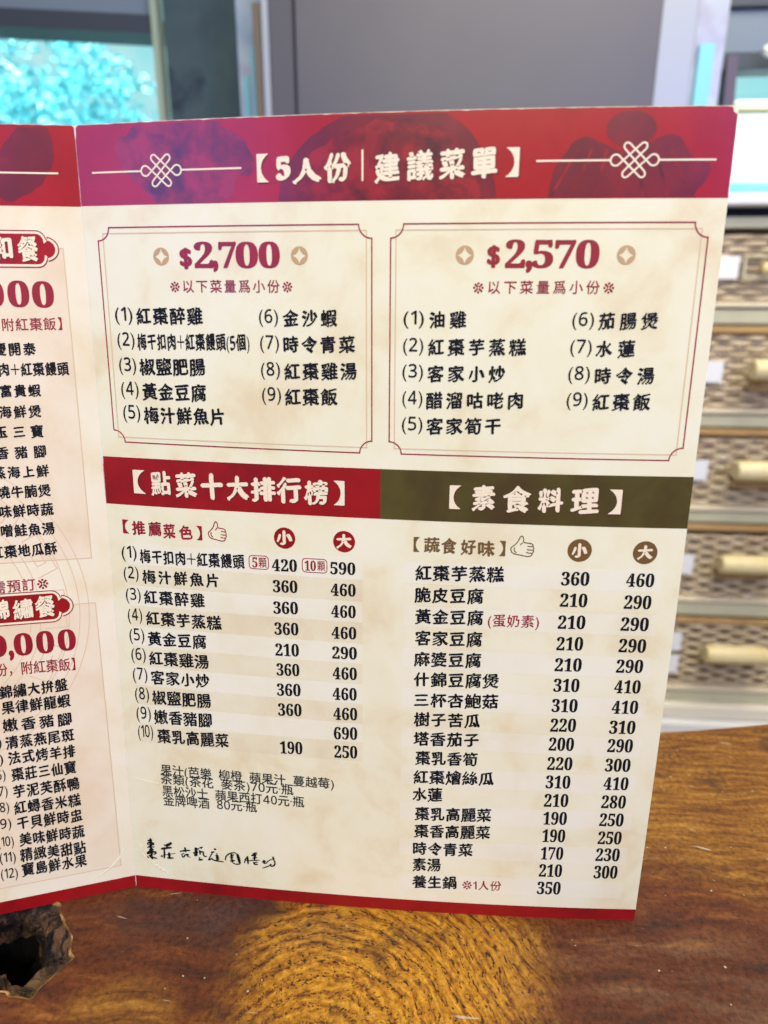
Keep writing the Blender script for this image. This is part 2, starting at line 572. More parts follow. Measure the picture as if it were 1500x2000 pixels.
def panel(name, s0, s1, mat):
    nx, nz = 64, 64
    th = 0.00045
    S, V = np.meshgrid(np.linspace(s0, s1, nx + 1), np.linspace(0, PH_, nz + 1))
    fr = page_off(S, V, 0.0).reshape(-1, 3)
    bk = page_off(S, V, -th).reshape(-1, 3)
    n = len(fr)
    f, mi = [], []
    I = lambda i, j: j * (nx + 1) + i
    for j in range(nz):
        for i in range(nx):
            f.append((I(i, j), I(i + 1, j), I(i + 1, j + 1), I(i, j + 1)))
            mi.append(0)
            f.append((n + I(i, j), n + I(i, j + 1), n + I(i + 1, j + 1), n + I(i + 1, j)))
            mi.append(0)
    for i in range(nx):
        f += [(I(i, nz), I(i + 1, nz), n + I(i + 1, nz), n + I(i, nz)), (I(i + 1, 0), I(i, 0), n + I(i, 0), n + I(i + 1, 0))]
        mi += [1, 1]
    for j in range(nz):
        f += [(I(0, j), I(0, j + 1), n + I(0, j + 1), n + I(0, j)), (I(nx, j + 1), I(nx, j), n + I(nx, j), n + I(nx, j + 1))]
        mi += [1, 1]
    return link(name, np.vstack([fr, bk]), f, [mat, M['paper_core']], menu, MO, mi, smooth=False)


right = panel('page_panel', 0.0, PW_, M['paper'])
left = panel('page_panel', -PW_, 0.0, mottle('pink_cream_paper', (0.83, 0.775, 0.56), (0.81, 0.74, 0.505), (0.76, 0.655, 0.39), 42, 0.30))
right['label'] = 'wide cream panel facing the camera with two framed set meals'
left['label'] = 'cut off peach panel left of the fold'
PAR = {'M': right, 'L': left}
MM = 0.001


def patch(name, poly, mat, parent, d, grid=5.0, holes=()):
    """flat print area bounded by a polygon in page millimetres"""
    loops = [resample(poly, 3.0)] + [resample(h, 3.0) for h in holes]
    p = loops[0]
    ext = []
    x0, y0 = p.min(0)
    x1, y1 = p.max(0)
    for gx in np.arange(x0 + grid / 2, x1, grid):
        for gy in np.arange(y0 + grid / 2, y1, grid * 3):
            ext.append((gx, gy))
    tv, tf = cdt([l * 0.01 for l in loops], np.array(ext).reshape(-1, 2) * 0.01)
    a = np.array(tv) * 100
    return link(name, page_off(a[:, 0] * MM, a[:, 1] * MM, d * MM), tf, mat, parent, MO)


class Print:
    """collects ribbons and polygons that become one printed mesh"""

    def __init__(self):
        self.v, self.f, self.mi, self.n = [], [], [], 0

    def tri(self, v2, f, d, mi=0):
        v2 = np.asarray(v2, float)
        self.v.append(page_off(v2[:, 0] * MM, v2[:, 1] * MM, d * MM))
        self.f += [[i + self.n for i in q] for q in f]
        self.mi += [mi] * len(f)
        self.n += len(v2)

    def ribbon(self, pts, w, d, closed=False, step=3.0, mi=0):
        p = resample(pts, step, closed)
        n = len(p)
        nx = np.roll(p, -1, 0) - p
        pv = p - np.roll(p, 1, 0)
        if not closed:
            nx[-1] = pv[-1]
            pv[0] = nx[0]
        nx /= np.linalg.norm(nx, axis=1, keepdims=True) + 1e-9
        pv /= np.linalg.norm(pv, axis=1, keepdims=True) + 1e-9
        t = nx + pv
        t /= np.linalg.norm(t, axis=1, keepdims=True) + 1e-9
        c = np.clip((t * nx).sum(1), 0.5, 1)
        nr = np.stack([-t[:, 1], t[:, 0]], 1) / c[:, None] * (w / 2 if np.isscalar(w) else np.asarray(w)[:, None] / 2)
        v = np.vstack([p + nr, p - nr])
        m = n if closed else n - 1
        self.tri(v, [(i, (i + 1) % n, n + (i + 1) % n, n + i) for i in range(m)], d, mi)

    def poly(self, loops, d, mi=0):
        v, f = cdt([np.asarray(l) * 0.01 for l in loops])
        self.tri(np.array(v) * 100, f, d, mi)

    def build(self, name, mats, parent):
        return link(name, np.vstack(self.v), self.f, mats, parent, MO, self.mi)


def jag(x0, y0, x1, y1, amp, seed, step=1.5):
    p = resample([(x0, y0), (x1, y1)], step, False)
    for k in range(len(p)):
        n = mnoise.noise(Vector((p[k][0] * 0.35, p[k][1] * 0.35, seed)))
        n2 = mnoise.noise(Vector((p[k][0] * 1.3, p[k][1] * 1.3, seed + 9)))
        a = amp * (0.5 + 0.6 * n + 0.6 * max(n2, 0))
        if abs(x1 - x0) > abs(y1 - y0):
            p[k][1] -= max(a, 0.02)
        else:
            p[k][0] -= max(a, 0.02)
    return [tuple(q) for q in p]


# header bands (the printed colour is rubbed off along the top edge and the corner)
hp = [(0.04, 271.9), (209.95, 271.85)] + jag(209.95, 272.0, 209.95, 294.6, 0.18, 2)[1:] + [(208.6, 295.4), (208.3, 296.6)] + jag(208.0, 297.0, 1.6, 297.0, 0.30, 4)[1:] + [(0.9, 296.4), (0.04, 295.2)]
patch('header_band', hp, M['red'], right, 0.06)
hp = [(-209.8, 271.75), (-0.04, 271.75), (-0.04, 296.2)] + jag(-0.8, 297.0, -209.8, 297.0, 0.22, 7)
patch('header_band', hp, M['red'], left, 0.06)
patch('heading_band', [(0.1, 167.9), (104.8, 167.9), (104.8, 185.8), (0.1, 185.8)], M['deep_red'], right, 0.06)
patch('heading_band', [(104.8, 167.9), (209.97, 167.85), (209.97, 185.85), (104.8, 185.8)], M['olive'], right, 0.06)
patch('bottom_strip', [(0.04, 0.0), (209.97, 0.0), (209.97, 5.62), (0.04, 5.65)], M['deep_red'], right, 0.06)
patch('bottom_strip', [(-209.9, 0.0), (-0.04, 0.0), (-0.04, 5.5), (-209.9, 5.3)], M['deep_red'], left, 0.06)


def blob(pts, amp=0.8, seed=0, step=1.2, fr=0.25):
    p = smooth_loop(resample(pts, step), 6)
    return [(q[0] + amp * mnoise.noise(Vector((q[0] * fr, q[1] * fr, seed))), q[1] + amp * mnoise.noise(Vector((q[0] * fr, q[1] * fr, seed + 5)))) for q in p]


def clip_top(p, lo=272.1, hi=296.2):
    return [(x, min(max(y, lo), hi)) for x, y in p]


# pale food pictures printed in the header
def clean(p):
    out = [p[0]]
    for q in p[1:]:
        if abs(q[0] - out[-1][0]) + abs(q[1] - out[-1][1]) > 0.05:
            out.append(q)
    return out


patch('food_picture', clean(clip_top(blob([(13.7, 292), (29, 298), (50, 299), (60, 290), (63, 284), (57, 276), (45, 270), (30, 271), (22, 277), (17, 284)], 2.2, 1))), M['picture'], right, 0.09)
DOME = [(70, 268), (71.5, 277), (74, 283), (80.7, 290), (90, 295.5), (100, 298), (112, 299), (124, 296.5), (132, 291), (137, 283), (140, 276), (140.5, 268)]
patch('food_picture', clean(clip_top(blob(DOME, 0.4, 2))), M['picture_soft'], right, 0.085)
patch('food_picture', clean(clip_top(blob([(105.5 + (x - 105.5) * 0.87, 268 + (y - 268) * 0.86) for x, y in DOME], 2.0, 4))), M['picture'], right, 0.105)
patch('food_picture', [(179.3 + 7.4 * math.cos(a), 291.0 + 4.9 * math.sin(a)) for a in np.linspace(0, 2 * math.pi, 40)[:-1]], M['picture_soft'], right, 0.09)
patch('food_picture', clean(clip_top(blob([(154.8, 268), (157, 279), (162.5, 288.5), (168.5, 288.8), (173, 286), (177, 284.6), (184, 286.5), (189, 290), (194, 289), (198, 283), (203.5, 282), (204.5, 279), (200, 274), (199, 268)], 0.7, 3))), M['picture_soft'], right, 0.085)
pr = Print()
for x in (161, 166, 171.5, 177, 183, 189, 194.5):
    pr.ribbon([(x + (x - 178) * 0.25, 272.4), (x, 280), (x - (x - 178) * 0.18, 285.5)], 0.9, 0.10, step=2)
pr.build('food_picture_folds', M['picture'], right)
patch('food_picture', clean(clip_top(blob([(-30, 285), (-20, 296), (-9, 297), (-7, 290), (-10, 281), (-22, 273), (-34, 277)], 1.5, 5))), M['picture_soft'], left, 0.09)

# ------------------------------------------------------------------ glyphs: outline -> brush -> mesh
fc = bpy.data.curves.new('glyph_source', 'FONT')
fo = bpy.data.objects.new('glyph_source', fc)
COL.objects.link(fo)
fc.fill_mode = 'NONE'
fc.resolution_u = 4
BOLD = {str(i): chr(0x1D7CE + i) for i in range(10)}
_out = {}


def outline(ch):
    if ch in _out:
        return _out[ch]
    fc.body = ch
    bpy.context.view_layer.update()
    dg = bpy.context.evaluated_depsgraph_get()
    e = fo.evaluated_get(dg)
    me = e.to_mesh()
    vs = [tuple(v.co[:2]) for v in me.vertices]
    nb = {}
    for ed in me.edges:
        a, b = ed.vertices
        nb.setdefault(a, []).append(b)
        nb.setdefault(b, []).append(a)
    loops, seen = [], set()
    for s in range(len(vs)):
        if s in seen or s not in nb:
            continue
        lp, prev, cur = [s], None, s
        seen.add(s)
        while True:
            nx = [k for k in nb[cur] if k != prev and k not in seen]
            if not nx:
                break
            # keep the stored direction when starting
            k = (s + 1) if (prev is None and s + 1 in nx) else nx[0]
            lp.append(k)
            seen.add(k)
            prev, cur = cur, k
        if len(lp) > 2:
            loops.append(np.array([vs[k] for k in lp]))
    e.to_mesh_clear()
    _out[ch] = loops
    return loops


def area(p):
    return 0.5 * float(np.sum(p[:, 0] * np.roll(p[:, 1], -1) - np.roll(p[:, 0], -1) * p[:, 1]))


STY = {  # base gain, pen gain, noise, wobble, rise, corner press, smoothing
    'brush': (0.006, 0.040, 0.008, 0.012, 0.095, 0.036, 1),
    'title': (0.014, 0.052, 0.006, 0.012, 0.085, 0.045, 1),
    'red': (0.006, 0.042, 0.006, 0.012, 0.08, 0.040, 1),
    'brown': (0.006, 0.042, 0.006, 0.012, 0.08, 0.040, 1),
    'redbrush': (-0.004, 0.028, 0.008, 0.010, 0.08, 0.035, 1),
    'sans': (0.012, 0.0, 0, 0, 0, 0, 0), 'redsans': (0.009, 0.0, 0, 0, 0, 0, 0), 'num': (0.012, 0.0, 0.003, 0, 0, 0, 0),
    'serif': (0.002, 0.018, 0, 0, 0, 0, 0), 'redserif': (0.002, 0.012, 0, 0, 0, 0, 0), 'bigserif': (0.003, 0.018, 0, 0, 0, 0, 1),
}
SANS = {str(i): chr(0x1D7E2 + i) for i in range(10)}
_gl = {}


def cjk(ch):
    return ord(ch) > 0x2E80 and ch != '＋'


def glyph(ch, style):
    key = (ch, style)
    if key in _gl:
        return _gl[key]
    src = ch
    if style in ('serif', 'redserif', 'bigserif') or (style == 'title' and ch.isdigit()):
        src = BOLD.get(ch, ch)
    elif ch.isdigit():
        src = SANS[ch]
    loops = outline(src)
    if not loops:
        _gl[key] = None
        return None
    g0, gp, gn, wob, rise, press, rnd = STY[style]
    brack = ch in '【】()+·※，'
    if brack or ch == '＋':
        gn = wob = rise = press = gp = 0
        g0 = 0.0 if ch in '※·' else 0.004
    if style == 'bigserif' and ch in '$,':
        g0, gp = 0.03, 0.02
    upright = style in ('serif', 'redserif', 'bigserif')
    tot = sum(float(np.sum(np.linalg.norm(np.roll(l, -1, 0) - l, axis=1))) for l in loops)
    dens = float(np.clip(1.40 - (0.052 if style == 'title' else 0.042) * tot, 0.16, 1.15)) if cjk(ch) and not brack else 1.0
    big = max(loops, key=lambda l: abs(area(l)))
    sgn = 1.0 if area(big) > 0 else -1.0
    pen = np.array((1.0, 0.0)) if upright else np.array((0.80, 0.60))
    res = []
    for l in loops:
        p = resample(l, 0.035 if (gn or wob) else 0.06)
        e0 = p - np.roll(p, 1, 0)
        e1 = np.roll(p, -1, 0) - p
        e0 /= np.linalg.norm(e0, axis=1, keepdims=True) + 1e-9
        e1 /= np.linalg.norm(e1, axis=1, keepdims=True) + 1e-9
        t = e0 + e1
        t /= np.linalg.norm(t, axis=1, keepdims=True) + 1e-9
        n = np.stack([t[:, 1], -t[:, 0]], 1) * sgn
        turn = (e0[:, 0] * e1[:, 1] - e0[:, 1] * e1[:, 0]) * sgn        # > 0 at outward corners
        g = g0 + gp * np.abs(n @ pen) ** 1.4
        q = p.copy()
        for k in range(len(p)):
            x, y = p[k]
            gg = g[k]
            if gn:
                gg += gn * mnoise.noise(Vector((x * 5.0 + ord(ch) % 97, y * 5.0, 1.7)))
            q[k] = p[k] + n[k] * gg * dens
            if press and turn[k] > 0.45:
                # the brush starts and lands on a slant: ends press out low right, draw in elsewhere
                lr = n[k] @ np.array((0.71, -0.71))
                ul = n[k] @ np.array((-0.71, 0.71))
                if lr > 0.5:
                    q[k] += np.array((0.55, -0.85)) * press * 0.7 * dens
                elif ul > 0.5:
                    q[k] += np.array((-0.6, 0.5)) * press * 0.35 * dens
                else:
                    q[k] -= n[k] * press * 0.95 * dens
            if wob:
                w = mnoise.noise_vector(Vector((x * 2.6 + ord(ch) % 31, y * 2.6, 4.2)))
                q[k] += wob * np.array((w[0], w[1]))
        if rise:
            q[:, 1] += rise * (q[:, 0] - 0.5)
            q[:, 0] -= 0.02 * (q[:, 1] - 0.4)
        if rnd:
            a = 0.75 * q + 0.25 * np.roll(q, -1, 0)
            b = 0.25 * q + 0.75 * np.roll(q, -1, 0)
            q = np.stack([a, b], 1).reshape(-1, 2)
        res.append(q)
    v, f = cdt(res, eps=1e-6)
    v = np.array(v)
    if ch == '※':
        c_ = (v.max(0) + v.min(0)) / 2
        v = c_ + (v - c_) * 0.78 / float((v.max(0) - v.min(0))[0])
    if style in ('brush', 'redbrush') and cjk(ch):           # sparse characters are written smaller
        k_ = float(np.clip(0.86 + 0.010 * tot, 0.88, 1.03))
        c_ = (v.max(0) + v.min(0)) / 2
        v = c_ + (v - c_) * k_
    lo, hi = v.min(0), v.max(0)
    r = (v, f, lo, hi)
    _gl[key] = r
    return r


EM = max(float(g[:, 0].max()) for g in outline('一')) + min(float(g[:, 0].min()) for g in outline('一'))  # full-width advance

_n = np.vstack(outline('醬') + outline('鹽') + outline('饅') + outline('鮮'))
NOM_LO, NOM_HI = float(_n[:, 1].min()), float(_n[:, 1].max())


def put_text(pr, style, text, s0, v0, s1, v1, h, d, mi=0, dx=0.0, dy=0.0):
    """set a run of characters so that its ink spans s0..s1 and its full-width ink is h tall"""
    items, x = [], 0.0
    tr = {}
    n = len(text)
    single = n == 1
    for ch in text.replace('+', '＋'):
        if ch == ' ':
            x += 0.55 * EM
            continue
        g = glyph(ch, style)
        if g is None:
            x += 0.5
            continue
        v, f, lo, hi = g
        if cjk(ch) and ch not in '【】＋':
            items.append((ch, g, x, 0.0))
            x += EM
        elif ch in '【】':
            wd = hi[0] - lo[0]
            items.append((ch, g, x - lo[0] + 0.06, 0.0))
            x += wd + 0.12
        else:
            wd = hi[0] - lo[0]
            sb = 0.03 if style in ('serif', 'redserif') else 0.05
            items.append((ch, g, x - lo[0] + sb, 0.0))
            x += wd + 2 * sb
    if not items:
        return
    if single:
        ch, (v, f, lo, hi), _, _ = items[0]
        sx = (s1 - s0) / (hi[0] - lo[0])
        sy = h / (hi[1] - lo[1])
        p = np.stack([s0 + (v[:, 0] - lo[0]) * sx, (v0 + v1) / 2 - h / 2 + (v[:, 1] - lo[1]) * sy], 1)
        pr.tri(p + np.array((dx, dy)), f, d, mi)
        return
    hasc = any(cjk(i[0]) and i[0] not in '【】' for i in items)
    refs = [i[1] for i in items if (cjk(i[0]) if hasc else i[0].isdigit())] or [i[1] for i in items]
    lo_y = min(g[2][1] for g in refs)
    hi_y = max(g[3][1] for g in refs)
    if hasc:
        lo_y, hi_y = NOM_LO, NOM_HI
    if not hasc:
        al = [i[1] for i in items]
        lo_y = min(g[2][1] for g in al)
        hi_y = max(g[3][1] for g in al)
    sy = h / (hi_y - lo_y)
    first, last = items[0], items[-1]
    inkL = first[2] + first[1][2][0]
    wid_l = last[1][3][0]
    natural = (last[2] + wid_l - inkL) * sy
    want = s1 - s0
    sx = sy
    extra = (want - natural) / max(1, len(items) - 1)
    if extra < 0 or (style in ('serif', 'redserif', 'num', 'sans', 'redsans') and not (hasc and extra > 0)):
        sx = sy * want / natural
        extra = 0.0
    elif extra > 0 and hasc and style in ('brush', 'redbrush'):
        sx = sy * 0.98
        extra = (want - natural * 0.98) / max(1, len(items) - 1)
    for k, (ch, (v, f, lo, hi), gx, _) in enumerate(items):
        px = s0 + (v[:, 0] + gx - inkL) * sx + extra * k
        fr = (np.mean(px) - s0) / max(1e-6, want)
        base = v0 + (v1 - v0) * fr
        py = base + (v[:, 1] - (lo_y + hi_y) / 2) * sy
        pr.tri(np.stack([px + dx, py + dy], 1), f, d, mi)


